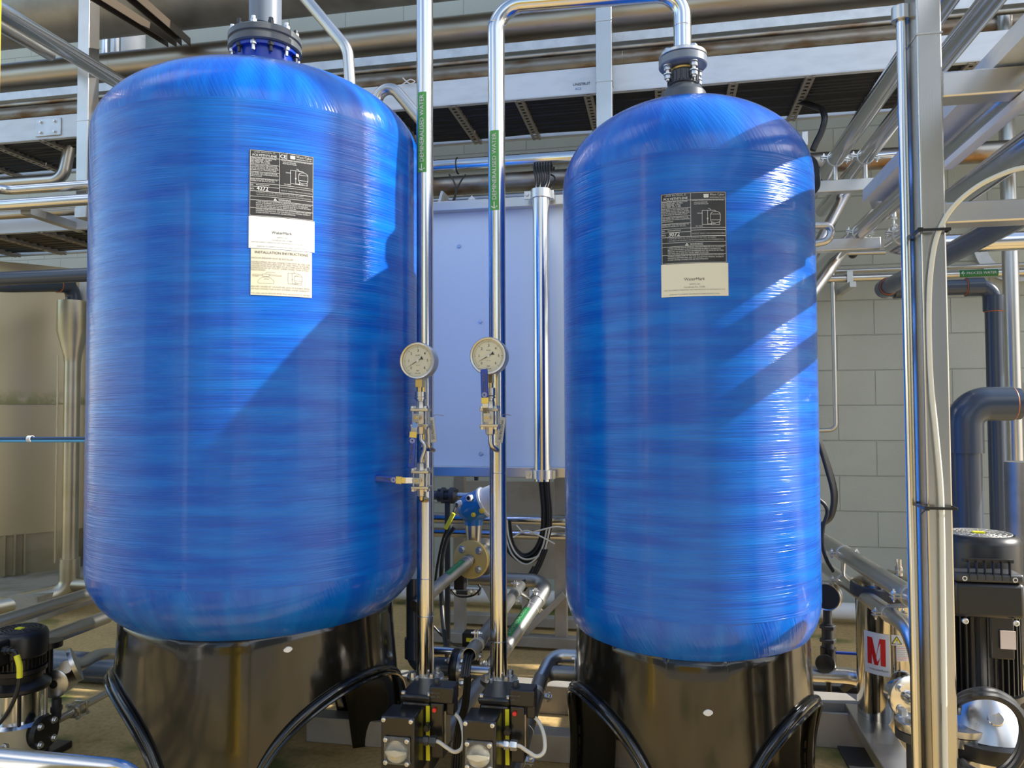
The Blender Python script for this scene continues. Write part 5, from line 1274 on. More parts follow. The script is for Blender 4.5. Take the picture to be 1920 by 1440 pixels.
# round sensor and small valve right of the pump
p = atY(101, 1283, pc.y+.10)
t = thing('flow_sensor', 'round steel sensor housing with dark centre beside the left pump', 'sensor', p-Vector((0, 0, .12)))
ax = Vector((.25, -.95, .05)).normalized()
obj('housing', MB().lathe([(.030, -.10), (.046, -.09), (.046, -.01), (.049, -.006), (.049, 0), (.044, .003), (.0, .0032)], p, 36, ax), satin, t)
obj('centre_window', MB(frame(p+ax*.004, ax)).disc((0, 0, 0), (0, 0, 1), .014), black, t)
b = MB(); b.lathe([(.040, .045), (.062, .048), (.062, .062), (.040, .066)], p+Vector((-.01, .03, .03)), 32, (.6, .5, .3)); obj('clamp_ring', b, satin, t)
b = MB(); b.cyl(p+Vector((-.02, 0, .04)), p+Vector((-.02, 0, .13)), .012, n=14); b.cyl(p+Vector((-.02, 0, .13)), p+Vector((-.02, 0, .15)), .042, n=24); obj('hand_wheel', b, black, t)
b = MB(); b.cyl(p+Vector((.012, 0, -.05)), p+Vector((.012, 0, -.12)), .016, n=16); b.hexa(p+Vector((.012, 0, -.075)), (0, 0, -1), .02, .02); obj('lower_fitting', b, charc, t)
pts = [p+Vector((.03, .02, .055)), atY(150, 1247, pc.y+.25), atY(185, 1228, pc.y+.42), atY(235, 1224, pc.y+.55)]
single('process_pipe', MB().sweep(spline(pts, 10), .022, 20), satin, 'curved steel pipe from the round sensor to behind the big tank base', 'pipe')
A, B = atY(108, 1350, pc.y+.10), atY(215, 1292, pc.y+.40)
single('process_pipe', MB().cyl(A, B, .0135), satin, 'thin steel pipe with a small ball valve near the lower left floor', 'pipe')
v = A+(B-A)*.33; d = (B-A).normalized(); t = thing('ball_valve', 'small bolted steel valve on the thin floor pipe at the lower left', 'valve', v-Vector((0, 0, .03)))
obj('body', MB().lathe([(.018, -.035), (.020, -.03), (.020, .03), (.018, .035)], v, 8, d), MATS['cast_steel'], t)
for s_ in (-.02, .02): obj('end_plate', MB(frame(v+d*s_, d)).box((0, 0, 0), (.05, .05, .008)), MATS['cast_steel'], t, .002)
for sx in (-1, 1):
    for sy in (-1, 1):
        q = frame(v, d); bb = MB(q); bb.cyl((sx*.02, sy*.02, -.032), (sx*.02, sy*.02, .032), .0035, n=8); bb.hexa((sx*.02, sy*.02, .024), (0, 0, 1), .007, .007); bb.hexa((sx*.02, sy*.02, -.024), (0, 0, -1), .007, .007); obj('bolt', bb, zinc, t)
# foreground handrail at the lower left
A = atY(0, 1429, 1.1); B = atY(262, 1448, 1.1)
z = A.z
t = thing('guard_rail', 'polished steel rail crossing the bottom left corner in the foreground', 'rail', (A.x+.2, 1.1, 0))
obj('rail_pipe', MB().pipe([(-3, 1.1, z), (B.x, 1.1, z), (B.x, 1.1, z-.3)], .022, .05, 28, True, 12), polish, t); obj('rail_post', MB().cyl((B.x, 1.1, z-.28), (B.x, 1.1, 0), .022), polish, t)

# ================================================================ RIGHT SIDE
CY = 1.80
xL, xR = atY(1731, 620, CY).x, atY(1779, 620, CY).x; cw = xR-xL; cd = .082; cxx = (xL+xR)/2
col_ = thing('steel_column', 'bright square steel column in the right foreground with a hose tied to it', 'column', (cxx, CY+cd/2, 0))
obj('column_body', MB().box((cxx, CY+cd/2, 2.0), (cw, cd, 4.0)), brushed, col_, .004)
zw = atY(1745, 62, CY).z; obj('weld_seam', MB().box((cxx, CY+cd/2, zw), (cw+.003, cd+.003, .004)), satin, col_)
for yt, yb, lb in ((132, 186, 'upper'), (378, 424, 'lower')):
    a, b2 = atY(1790, yt, CY+.01), atY(1790, yb-6, CY+.01); h = a.z-b2.z
    o = obj('cross_beam', MB().box((xR+.9, CY+.04, (a.z+b2.z)/2), (1.8, .06, h)), brushx, col_, .004)
    wl = MB()
    for k in range(10): wl.lathe([(.004, 0), (.004, .003), (0, .004)], (xR+.0015, CY+.012, b2.z+h*(k+.5)/10), 10, (1, -.3, 0))
    obj('weld_bead', wl, satin, o)
# slim round tube beside the column with its top clamp
tx = atY(1702, 620, CY+.06).x
t = thing('side_tube', 'slim upright polished tube clamped along the left side of the steel column', 'tube', (tx, CY+.06, 0))
zt = atY(1702, 14, CY+.06).z
obj('tube_body', MB().cyl((tx, CY+.06, 0), (tx, CY+.06, zt), .0105, n=24), polish, t)
b = MB(); b.lathe([(.011, -.02), (.020, -.02), (.020, .012), (.011, .012)], (tx, CY+.06, zt-.01), 24, closed=True); b.box((tx+.012, CY+.06, zt-.01), (.03, .02, .03)); obj('clamp', b, satin, t, .001)
# milky hose and ties
pts = [(1925, 313), (1890, 322), (1840, 345), (1800, 375), (1775, 405), (1758, 440), (1749, 480), (1743, 540), (1742, 620), (1746, 720), (1756, 820), (1765, 930), (1768, 1080), (1770, 1250), (1773, 1440), (1775, 1520)]
single('hose', MB().sweep(spline([atY(x, y, CY-.012 if x < 1776 else CY-.012-(x-1776)*.0006) for x, y in pts], 6), .0052, 14), hosew, 'milky plastic hose tied to the front of the steel column', 'hose')
for yy, lb in ((434, 'upper black cable tie round the steel column and hose'), (951, 'lower black cable tie round the steel column and hose')):
    z = atY(1745, yy, CY).z; b = MB(); g = .0025
    x0, x1 = tx-.014, xR+g
    b.box(((xL-.012+x1)/2, CY-.0195, z), (x1-xL+.012, .0016, .006)); b.box((x1, CY+cd/2-.009, z), (.0016, cd+.02, .006)); b.box((xL-.012, CY+.03, z), (.0016, .10, .006)); b.box(((xL-.012+x1)/2, CY+cd+.002, z), (x1-xL+.012, .0016, .006))
    b.box((xL-.008, CY-.022, z), (.010, .007, .009)); b.bar((xL-.010, CY-.023, z-.002), (xL-.020, CY-.026, z-.012), .004, .002)
    single('cable_tie', b, black, lb, 'tie', bevel=.0004)

# pipes that run forward overhead, held by a tall bracket: beams along the wall direction with clamps
def beam(x0, x1, Y, yt, yb, label, dy=.05):
    a, b2 = atY((x0+x1)/2, yt, Y), atY((x0+x1)/2, yb, Y); xa, xb = atY(x0, yt, Y).x, atY(x1, yt, Y).x
    return single('support_beam', MB().box(((xa+xb)/2, Y+dy/2, (a.z+b2.z)/2), (xb-xa, dy, a.z-b2.z)), brushx, label, 'beam', bevel=.003), a.z
YB = 3.27
XE = 1430
_, zb1 = beam(1500, 1659, YB, 336, 358, 'upper short square steel beam under the pipe clamps right of the narrower tank')
_, zb2_ = beam(1500, 1652, YB, 447, 469, 'lower short square steel beam under the pipe clamps right of the narrower tank')
def overhead(px, py, r, label, y0=.25, far=.9, m=polish, zd=0, sm=(), stand=None, both=True):
    A = atY(px, py, YB+.03); P = Vector((A.x, YB+far, A.z)); t, A_, B_, d = zpipe('overhead_pipe', label, P, r, y0, m, zd)
    c = clamp(t, A, (0, -1, 0), r, (1, 0, -.15), both=True)
    for s_ in sm: ringseam(t, Vector((A.x, s_, A.z)), (0, 1, 0), r, m); clamp(t, Vector((A.x, s_, A.z)), (0, -1, 0), r, (1, 0, 0), w=.012)
    if stand is not None: obj('stand_off', MB().cyl((A.x, YB+.03, stand), (A.x, YB+.03, A.z-r), .009, n=16), satin, t)
    return t, A
oh1, A1 = overhead(1566, 298, .031, 'overhead pipe nearest the narrower tank, running forward above the short upper beam', stand=zb1)
oh2, A2 = overhead(1622, 294, .031, 'second overhead pipe from the narrower tank, parallel to the nearest one', stand=zb1, sm=(1.55,))
single('clamp_rod', MB().cyl(A2+Vector((.045, 0, 0)), A2+Vector((.21, 0, .004)), .012), polish, 'short bright horizontal rod beside the second overhead pipe clamp', 'rod')
oh3, A3 = overhead(1612, 436, .029, 'overhead pipe resting on the short lower beam', y0=.9, stand=zb2_, zd=-.0)
oh4, A4 = overhead(1675, 372, .031, 'overhead pipe hanging above the lower ones by a threaded rod', y0=.25)
A5 = atY(1664, 462, YB-.02)
t = thing('overhead_pipe', 'overhead pipe that elbows from the right cross pipe to the front', 'pipe', A5-Vector((0, 0, .04)))
obj('pipe_body', MB().pipe([(2.3, A5.y, A5.z), (A5.x, A5.y, A5.z), (A5.x, .3, A5.z+.0)], .036, .085, 28, True, 12), polish, t)
clamp(t, (A5.x, YB-.22, A5.z), (0, -1, 0), .036, (1, 0, -.2), both=True)
b = MB(); b.cyl((A4.x, YB+.03, A4.z-.03), (A4.x, YB+.03, A4.z-.075), .010, n=16); b.cyl((A4.x, YB+.03, A4.z-.05), (A4.x, YB+.03, A5.z+.03), .004, n=10); b.hexa((A4.x, YB+.03, A4.z-.078), (0, 0, -1), .013, .009); b.cyl((A4.x, YB+.03, A5.z+.085), (A4.x, YB+.03, A5.z+.03), .010, n=16); b.hexa((A4.x, YB+.03, A5.z+.09), (0, 0, 1), .013, .009)
single('threaded_rod', b, zinc, 'short threaded rod with nuts linking two overhead pipes near the column', 'rod')
# blue-grey plastic and steel pipes overhead, further right
zpipe('overhead_pipe', 'glossy overhead pipe passing under the upper cross beam right of the column', atY(1790, 280, 2.5), .032, .25, polish)
zpipe('overhead_pipe', 'glossy overhead pipe passing low through the right edge under the white conduit', atY(1790, 372, 2.35), .034, .25, polish)
single('white_conduit', MB().bar(atY(1775, 312, 2.3), atY(1775, 312, 2.3)+Vector((0, -2.0, 0)), .028, .018), whitep, 'white flat conduit strip running forward between the glossy overhead pipes', 'conduit')
# upper right cable trays running forward
p = atY(1700, 322, 2.6)
t = thing('channel_tray', 'pale folded steel channel running forward above the lower overhead pipes', 'tray', p-Vector((0, 0, .05)))
b = MB(); w = .09
for a_, c_, sz in (((0, 0, 0), 0, (w, 2.7, .003)), ((-w/2, 0, .02), 0, (.003, 2.7, .045)), ((w/2, 0, .02), 0, (.003, 2.7, .045))): b.box((p.x+a_[0], p.y-1.0+a_[1], p.z+a_[2]), sz)
obj('tray_body', b, rail, t, .001)
p = atY(1860, 205, 2.5)
t = thing('channel_tray', 'wide pale steel channel running forward behind the upper cross beam', 'tray', p-Vector((0, 0, .05)))
b = MB(); w = .11
b.box((p.x, p.y-1.0, p.z), (w, 3.0, .003)); b.box((p.x-w/2, p.y-1.0, p.z+.03), (.003, 3.0, .06)); b.box((p.x+w/2, p.y-1.0, p.z+.03), (.003, 3.0, .06)); obj('tray_body', b, rail, t, .001)
# round-ended duct end behind the column
p = atY(1672, 358, 3.3)
t = thing('junction_housing', 'round grey metal housing behind the overhead pipes left of the column', 'housing', p-Vector((0, 0, .08)))
obj('housing_body', MB().lathe([(.02, -.10), (.07, -.08), (.085, -.03), (.085, .25)], p, 36, (.25, .9, .1)), greyp, t)
# J pipe at the tank shoulder, and the diagonal dull pipes behind the beams
a = [atY(x, y, 3.05) for x, y in ((1500, 423), (1562, 423), (1554, 452), (1500, 462))]
single('return_bend', MB().pipe(a, .014, .035, 20), satin, 'small U-shaped polished pipe bend beside the narrower tank', 'pipe')
A, B = atY(1612, 250, 3.9), atY(1500, 520, 3.4)
A = atY(1592, 352, 3.9); B = atY(1510, 505, 3.6)
t = thing('angled_pipe', 'dull pipe slanting down behind the short upper beam to the tank side', 'pipe', B-Vector((0, 0, .03))); obj('pipe_body', MB().cyl(A+(A-B)*.35, B, .026), satin, t)
A = atY(1575, 478, 3.8); B = atY(1515, 560, 3.6)
t = thing('angled_pipe', 'dull pipe slanting down behind the short lower beam to the tank side', 'pipe', B-Vector((0, 0, .03))); obj('pipe_body', MB().cyl(A+(A-B)*.6, B-(A-B)*.2, .027), satin, t)
# bracket and wires at the tank shoulder
p = atY(1508, 262, 2.6); b = MB(); b.box((p.x, 2.6, p.z), (.018, .03, .045)); single('small_bracket', b, zinc, 'tiny bright bracket peeking out at the narrower tank shoulder', 'bracket', bevel=.002)
for k in range(4):
    pts = [(1508, 286), (1520+k*3, 300), (1528+k*2.5, 325), (1526+k*3, 352), (1515, 372)]
    cab_('black_cable', [atY(x, y, 2.72) for x, y in pts], .0035, rubber, 'thin dark wire bowing out beside the narrower tank shoulder', 'thin wires at the tank shoulder')
cab_('black_cable', [atY(1500, 190, 4.05), atY(1528, 200, 3.95), atY(1541, 206, 3.85), atY(1546, 222, 3.8), atY(1541, 245, 3.8), atY(1530, 268, 3.8), atY(1524, 282, 3.8)], .015, rubber, 'thick black cable dropping out of the upper tray right of the narrower tank')
cab_('black_cable', [atY(1532, 310, 3.5), atY(1541, 322, 3.5), atY(1541, 338, 3.5)], .006, rubber, 'short black cable end near the first overhead pipe clamp')

# small bore tube down the wall
pts = [atY(x, y, 4.45) for x, y in ((1660, 473), (1560, 476), (1567, 806), (1510, 808))]
t = thing('wall_tube', 'thin steel tube running down the block wall beside the narrower tank', 'tube', (pts[1].x, 4.45, pts[2].z)); obj('tube_body', MB().pipe(pts, .0115, .035, 16), satin, t)
p = atY(1598, 478, 4.5); b = MB(); b.lathe([(.018, 0), (.022, .006), (.022, .03), (.012, .04), (0, .041)], p, 18, FY); single('wall_sensor', b, charc, 'small dark round sensor on the wall under the lower short beam', 'sensor')
z = atY(1700, 518, 4.45).z
t = thing('wall_pipe', 'steel pipe along the block wall with a green PROCESS WATER label', 'pipe', (1.6, 4.45, z-.03))
x0 = atY(1505, 520, 4.45).x
obj('pipe_body', MB().cyl((x0, 4.45, z), (3.4, 4.45, z), .022, n=24), satin, t)
p = atY(1594, 522, 4.42); b = MB(); b.box((p.x, 4.425, z), (.03, .006, .07)); b.box((p.x, 4.44, z+.035), (.03, .03, .005)); b.box((p.x+.002, 4.52, z-.045), (.032, .30, .03)); obj('pipe_bracket', b, zinc, t, .001)
fa, fb = atY(1797, 512, 4.45), atY(1869, 511, 4.45); A = Vector((fa.x, 4.45, z)); B = Vector((fb.x, 4.45, z))
strip_label(t, A, B, .0225, 0, 1, 'PROCESS WATER', MATS['pipe_label_green'] if False else mat('sign_green', (.012, .16, .045), .4), (0, -1, .1), .042, arrow=True)
t = thing('wall_pipe', 'thin dull pipe just above the green labelled wall pipe', 'pipe', (1.6, 4.5, z+.03)); obj('pipe_body', MB().cyl((x0, 4.52, z+.052), (3.4, 4.52, z+.052), .012, n=14), satin, t)
# round access flange on the wall
p = atY(1912, 452, 4.6)
t = thing('wall_flange', 'round pale access flange on the wall at the right edge', 'flange', p-Vector((0, 0, .2)))
b = MB(); b.lathe([(.215, 0), (.215, .03), (.150, .03), (.150, .01)], (p.x, 4.67, p.z), 56, FY); obj('ring', b, galv, t); b = MB(); b.lathe([(.150, .012), (0, .013)], (p.x, 4.67, p.z), 48, FY); obj('cover', b, grime, t)
for k in range(12): a = 2*PI*k/12+.2; bb = MB(); bb.cyl((p.x+.185*math.cos(a), 4.641, p.z+.185*math.sin(a)), (p.x+.185*math.cos(a), 4.634, p.z+.185*math.sin(a)), .008, n=10); obj('bolt', bb, charc, t)
# steel upright at the right edge
a = atY(1897, 600, 4.2)
t = thing('support_post', 'upright dull round steel post near the right edge', 'post', (a.x, 4.2, 0)); obj('post_body', MB().cyl((a.x, 4.2, 0), (a.x, 4.2, 4.2), .036), satin, t)
b = MB(); b.box((a.x+.035, 4.24, .65), (.05, .03, 1.3)); obj('back_channel', b, dark_satin, t)
# slate plastic pipework right of the column
Yv = 3.55
z1 = atY(1700, 542, Yv).z
A = Vector((atY(1655, 537, Yv).x, Yv, z1)); B = Vector((atY(1862, 537, Yv).x, Yv, z1)); D = Vector((B.x, Yv, 0.2))
t = thing('pvc_pipe', 'slate plastic pipe crossing behind the column then dropping down at the right', 'pipe', (B.x, Yv, .2))
fwdp = A+Vector((0, -3.2, 0))
obj('pipe_body', MB().pipe([fwdp, A, B, D], .0335, .062, 28, True, 12), pvc, t)
for q, ax in ((A+Vector((.09, 0, 0)), (1, 0, 0)), (A+(fwdp-A).normalized()*.07, (fwdp-A)), (B+Vector((-.085, 0, 0)), (-1, 0, 0)), (B+Vector((0, 0, -.085)), (0, 0, -1))):
    ax = Vector(ax).normalized(); obj('socket', MB().lathe([(.040, -.045), (.040, .02), (.0335, .0205)], q, 30, ax), pvc, t)
    obj('cement_ring', MB().torus(q+ax*.021, ax, .034, .0028, 30, 6), glue, t)
Yb = 2.95
c = atY(1810, 850, Yb); z = atY(1900, 757, Yb).z; rr = .055
t = thing('pvc_pipe', 'fat slate plastic pipe with a big elbow behind the right pump', 'pipe', (c.x, Yb, .2))
obj('pipe_body', MB().pipe([(c.x, Yb, .25), (c.x, Yb, z), (c.x+.11, Yb, z)], rr-.004, .09, 36, True, 14), pvc, t)
obj('elbow', MB().pipe([(c.x, Yb, z-.17), (c.x, Yb, z), (c.x+.15, Yb, z)], rr+.004, .095, 36, True, 14), pvc, t)
obj('outlet_pipe', MB().cyl((c.x+.13, Yb+.0, z), (c.x+1.0, Yb, z), .030, n=28), pvc, t, label='thinner slate pipe leaving the elbow')
obj('cement_ring', MB().torus((c.x+.152, Yb, z), (1, 0, 0), rr, .003, 36, 6), glue, t); obj('union_ring', MB().lathe([(rr, 0), (rr, .02)], (c.x+.153, Yb, z), 36, (1, 0, 0)), pvc, t)
# black cables looping out from behind the narrower tank
for k in range(4):
    pts = [(1520, 800-k*6), (1534+k*1.5, 828), (1550+k*2.2, 880), (1561+k*2, 925), (1558+k*1.5, 962), (1545+k, 980), (1520, 994-k*2)]
    cab_('black_cable', [atY(x, y, 3.0+.01*k) for x, y in pts], .0075, rubber, 'thick black cable bowing out behind the right side of the narrower tank', 'black cables behind the narrower tank')
cab_('black_cable', [atY(x, y, 2.98) for x, y in ((1525, 930), (1545, 945), (1551, 962), (1543, 990), (1542, 1020), (1550, 1050), (1563, 1072))], .007, rubber, 'single black cable running on down to the lower slanting pipe')
# two pipes coming forward and down at the right of the tank
def slant(pa, pb, ya, yb, r, label, m=satin, extra=None, cl=()):
    A, B = atY(*pa, ya), atY(*pb, yb); d = (B-A).normalized(); P = [A-d*.15, B]+(extra or [])
    t = thing('process_pipe', label, 'pipe', B-Vector((0, 0, r))); obj('pipe_body', MB().pipe(P, r, .11, 28, True, 12), m, t)
    for s_ in cl: clamp(t, A+d*s_, d, r, (-1, -.3, 0), both=True)
    return t, A, B, d
E = atY(1800, 1175, 2.0)
_, A, B, d = slant((1545, 1014), (1752, 1146), 3.3, 2.15, .028, 'upper steel pipe slanting forward past the filter housing', extra=[atY(1758, 1150, 2.12)+Vector((.0, -.02, -.55))], cl=(.30, .98))
Bq = atY(1716, 1196, 2.42); 
_, A2_, B2_, d2 = slant((1566, 1078), (1716, 1186), 3.2, 2.34, .0245, 'lower steel pipe slanting forward then bending down beside the column', extra=[atY(1724, 1196, 2.30)+Vector((.02, -.02, -.34))], cl=(.12, .64))
for s1, s2 in ((.30, .12), (.98, .64)):
    P, Q = A+d*s1, A2_+d2*s2; single('clamp_rod', MB().cyl(P-Vector((0, 0, .025)), (P.x+.0, P.y, Q.z+.0) if False else Q+Vector((0, 0, .022)), .0065), zinc, 'upright rod linking the two slanting pipes, '+('far one' if s1 < .5 else 'near one'), 'rod')
# chrome filter housing with its labels
fx, fy_ = atZ(1692, 1400, .08).x, atZ(1692, 1400, .08).y+.12; fr2 = .106
ztf = atY(1680, 1090, fy_).z
t = thing('filter_housing', 'mirror-bright steel filter housing with a white sticker and big red letter', 'filter', (fx, fy_, .05))
obj('housing', MB().lathe([(fr2*.7, .05), (fr2, .07), (fr2+.008, .075), (fr2+.008, .095), (fr2, .10), (fr2, ztf-.03), (fr2+.010, ztf-.03), (fr2+.010, ztf), (fr2*.7, ztf+.02), (0, ztf+.04)], (fx, fy_, 0), 64), mat('mirror_steel', (.52, .50, .46), .10, 1), t, sharp=25)
b = MB(); b.lathe([(fr2+.012, ztf-.05), (fr2+.016, ztf-.045), (fr2+.016, ztf-.012), (fr2+.012, ztf-.008)], (fx, fy_, 0), 48); obj('clamp_band', b, charc, t)
b = MB(); q = Vector((fx+.02, fy_-.05, ztf+.03)); b.cyl(q, q+Vector((0, 0, .03)), .012, n=14); b.cyl(q+Vector((0, 0, .03)), q+Vector((0, 0, .055)), .009, n=12); b.hexa(q+Vector((0, 0, .01)), (0, 0, 1), .014, .01); obj('vent_valve', b, satin, t)
thA, zA = cyl_hit(1629, 1182, fx, fy_, fr2+.001); thB, zB = cyl_hit(1668, 1192, fx, fy_, fr2+.001); _, zC = cyl_hit(1648, 1265, fx, fy_, fr2+.001)
w_ = (thB-thA)*fr2
f0, f1 = wrap(fx, fy_, fr2, thA, zA-.002, .0012), wrap(fx, fy_, fr2, thA, zA-.002, .0018)
H = zA-zC
o = obj('maker_sticker', curved(f0, -.02, -H, w_, 0), whitep, t, label='white sticker with a big red letter M')
k = MB(); mw, mh = w_*.90, H*.64; mx0, my0 = -.006, -H*.77
for a_, b_, c_, d_ in (((0, 0), (.26, 0), (.26, 1), (0, 1)), ((.74, 0), (1, 0), (1, 1), (.74, 1)), ((.40, 0), (.60, 0), (.30, 1), (.02, 1)), ((.40, 0), (.60, 0), (.98, 1), (.70, 1))):
    i = k.addv([f1(mx0+u_*mw, my0+v_*mh) for u_, v_ in (a_, b_, c_, d_)]); k.face(i, i+1, i+2, i+3)
obj('red_letter', k, redink, o)
k = MB(); k.text('m.com.au/purification', w_*.02, -H*.90, H*.075, fn=f1, fit=w_*.9); obj('lettering', k, inkk, o)
thA, zA = cyl_hit(1671, 1190, fx, fy_, fr2+.001); thB, _ = cyl_hit(1700, 1196, fx, fy_, fr2+.001); w_ = (thB-thA)*fr2; f0, f1 = wrap(fx, fy_, fr2, thA, zA, .0012), wrap(fx, fy_, fr2, thA, zA, .0018); f2 = wrap(fx, fy_, fr2, thA, zA, .0022)
s1 = MB(); h1 = .034
o = obj('warning_sticker', curved(f0, 0, -h1, w_*.75, 0), whitep, t)
k = MB(); c0_ = (w_*.34, -h1*.5); T3 = [(c0_[0]-.0145, -h1*.85), (c0_[0]+.0145, -h1*.85), (c0_[0], -h1*.12)]; i = k.addv([f1(*q) for q in T3]); k.face(i, i+1, i+2); obj('yellow_triangle', k, yelllab, o)
k = MB(); poly(k, f2, T3+[T3[0]], .0022); k.text('!', c0_[0], -h1*.72, .015, fn=f2, align='CENTER', bold=.03); obj('symbol', k, inkk, o)
o = obj('text_sticker', curved(f0, w_*.30, -h1-.050, w_*1.5, -h1-.002), whitep, t)
k = MB(); kr = MB()
for i, s_ in enumerate(('IMPORTANT NOTICE', 'Read manual before opening', 'Release pressure before', 'servicing the filter unit', 'Check seals after closing', 'MAX WORKING PRESSURE', 'DO NOT EXCEED')):
    (kr if i in (0, 5, 6) else k).text(s_, w_*.34, -h1-.010-i*.0062, .0052, fn=f1)
obj('lettering', k, inkg, o); obj('red_lettering', kr, redink, o)
o = obj('side_sticker', curved(f0, w_*.78, -h1+.006, w_*1.5, -.002), whitep, t)
k = MB()
for i, s_ in enumerate(('WARNING', 'Vent the unit', 'slowly')): k.text(s_, w_*.82, -.012-i*.007, .0058, fn=f1)
obj('lettering', k, inkg, o)
# side flange of the filter
fn_ = Vector((.35, -.93, 0)).normalized(); fc_ = atY(1705, 1308, fy_-fr2-.03)
b = MB(); b.lathe([(.050, -.06), (.050, -.018), (.066, -.016), (.068, -.012), (.068, -.001), (.066, 0), (.022, .001), (.020, .025), (.012, .03)], fc_, 44, fn_); obj('side_flange', b, polish, t)
for k in range(4):
    a = PI/4+k*PI/2; q = frame(fc_, fn_) @ Vector((.048*math.cos(a), .048*math.sin(a), .001)); bolt(t, q, fn_, .011, .010)
for a_ in (2.2, 4.0, 5.5):
    obj('foot_leg', MB().box((fx+fr2*.8*math.cos(a_), fy_+fr2*.8*math.sin(a_), .045), (.03, .03, .09)), satin, t)
# second, darker filter behind
q = atY(1660, 1150, fy_+.35)
t = thing('iron_bracket', 'black iron bracket frame standing behind the mirror-bright filter', 'frame', (atY(1622, 1200, 3.3).x, 3.3, 0))
x_ = atY(1626, 1200, 3.3).x; obj('upright', MB().box((x_, 3.3, .235), (.022, .05, .41)), black, t, .003); obj('foot_bar', MB().box((x_-.04, 3.3, .03), (.34, .06, .02)), black, t, .004); obj('foot_gusset', MB().prism([(0, 0), (.001, 0), (0, .001)], 0, .001) if False else MB().bar((x_-.10, 3.3, .05), (x_, 3.3, .14), .03, .02, (0, 1, 0)), black, t, .003)
obj('top_bar', MB().box((x_+.12, 3.3, .44), (.26, .05, .022)), black, t, .003)
# gauge and valves behind the small tank at right
p = atY(1551, 1118, 3.1)
t = thing('pressure_gauge', 'dark-faced gauge on a black valve peeking out right of the narrower tank', 'gauge', (p.x, 3.1, p.z-.3))
b = MB(); b.lathe([(.048, -.02), (.053, -.016), (.053, .01), (.050, .014), (.046, .012)], p, 40, (-.45, -1, 0)); obj('case', b, satin, t); b = MB(); b.lathe([(.046, .0122), (0, .0124)], p, 36, (-.45, -1, 0)); obj('dial', b, charc, t)
b = MB(); b.cyl(p-Vector((0, 0, .05)), p-Vector((0, 0, .10)), .016, n=14); b.cyl(p-Vector((0, 0, .10)), p-Vector((0, 0, .19)), .022, n=14); b.hexa(p-Vector((0, 0, .12)), (0, 0, 1), .030, .014); b.hexa(p-Vector((0, 0, .17)), (0, 0, 1), .030, .014); obj('valve_body', b, charc, t)
b = MB(); b.cyl(p-Vector((0, 0, .19)), p-Vector((0, 0, .26)), .028, n=14); b.lathe([(.02, 0), (.034, .004), (.034, .014), (.02, .018)], p-Vector((.02, .03, .24)), 20, FY); b.cyl(p-Vector((0, 0, .24)), p-Vector((0, 0, .36)), .010, n=12); obj('lower_valve', b, black, t)
b = MB(); b.bar(p-Vector((-.02, .03, .20)), p-Vector((-.12, .03, .20)), .012, .008); obj('lever', b, blueh, t, label='blue lever')
z = atY(1580, 1266, 3.1).z; A = Vector((atY(1500, 1266, 3.1).x, 3.1, z)); B = Vector((atY(1625, 1268, 3.1).x, 3.1, z)); G = Vector((fx-.02, fy_+.10, z-.03))
t = thing('process_pipe', 'steel pipe low on the floor feeding the mirror-bright filter', 'pipe', (A.x, 3.1, z-.03)); obj('pipe_body', MB().pipe([A, B, G], .029, .10, 24), satin, t)
# skid frame at the lower right
def zb(px, py, z): return atZ(px, py, z)
t = thing('skid_frame', 'dark steel skid frame with a raised channel on the floor at the lower right', 'frame', (zb(1600, 1340, .1).x, zb(1600, 1340, .1).y, 0))
a = zb(1500, 1312, .14); b2 = zb(1630, 1312, .14)
obj('rear_channel', MB().box(((a.x+b2.x)/2, a.y+.05, .07), (b2.x-a.x+.2, .10, .14)), greyp, t, .004)
A = zb(1612, 1320, .14); B = zb(1690, 1440, .14); d = (B-A); obj('side_channel', MB().bar(A+Vector((0, 0, -.02)), B+d*1.2+Vector((0, 0, -.02)), .10, .04), satin, t, .003)
A2q = zb(1590, 1395, .01); obj('floor_plate', MB().bar(zb(1600, 1395, .006), zb(1650, 1480, .006), .12, .008), charc, t, .002)
a = zb(1532, 1330, .12); obj('face_plate', MB().box((a.x+.14, a.y-.02, .06), (.30, .012, .12)), greyp, t, .002)
a = atZ(1450, 1296, .02)
single('skid_beam', MB().box((a.x+.6, a.y+.02, .03), (1.5, .06, .06)), charc, 'dark steel beam lying on the floor behind the narrower tank', 'beam', bevel=.003)
# pump at the right
PYq = 2.20
pc = atY(1842, 1300, PYq); rP = .088
zt_ = atY(1840, 1000, PYq).z
t, (x, y, r, z1, z2, z3, z4, ht) = pump((pc.x, PYq), 'big black vertical pump with fan grille beside the steel column', zt_, s=1.25, motor_r=rP, chrome_l=.22)
zt1, zt2 = atY(1845, 1090, PYq-.14).z, atY(1845, 1156, PYq-.14).z
bx_ = atY(1850, 1120, PYq-.14).x
tb_ = obj('terminal_box', MB().box((bx_, PYq-.115, (zt1+zt2)/2), (.155, .09, zt1-zt2)), black, t, .010)
for sx in (-1, 1): screw(tb_, (bx_+sx*.055, PYq-.155, zt1+.010), FY, .007)
for sx in (-1, 1): screw(tb_, (bx_+sx*.055, PYq-.155, zt2-.008), FY, .007)
lid = MB(); lid.box((bx_, PYq-.125, zt1+.012), (.150, .075, .022)); obj('lid', lid, charc, tb_, .006)
fg = MB()
for k in range(6): fg.box((bx_-.045+.018*k, PYq-.158, zt1+.030), (.002, .010, .045))
fg.box((bx_, PYq-.150, zt1+.052), (.11, .012, .008)); obj('front_fins', fg, black, tb_)
g_ = MB(); g_.hexa((bx_+.078, PYq-.115, (zt1+zt2)/2+.01), (1, 0, 0), .020, .02); g_.lathe([(.017, .02), (.016, .035)], (bx_+.078, PYq-.115, (zt1+zt2)/2+.01), 20, (1, 0, 0)); obj('cable_gland', g_, brass if False else zinc, tb_)
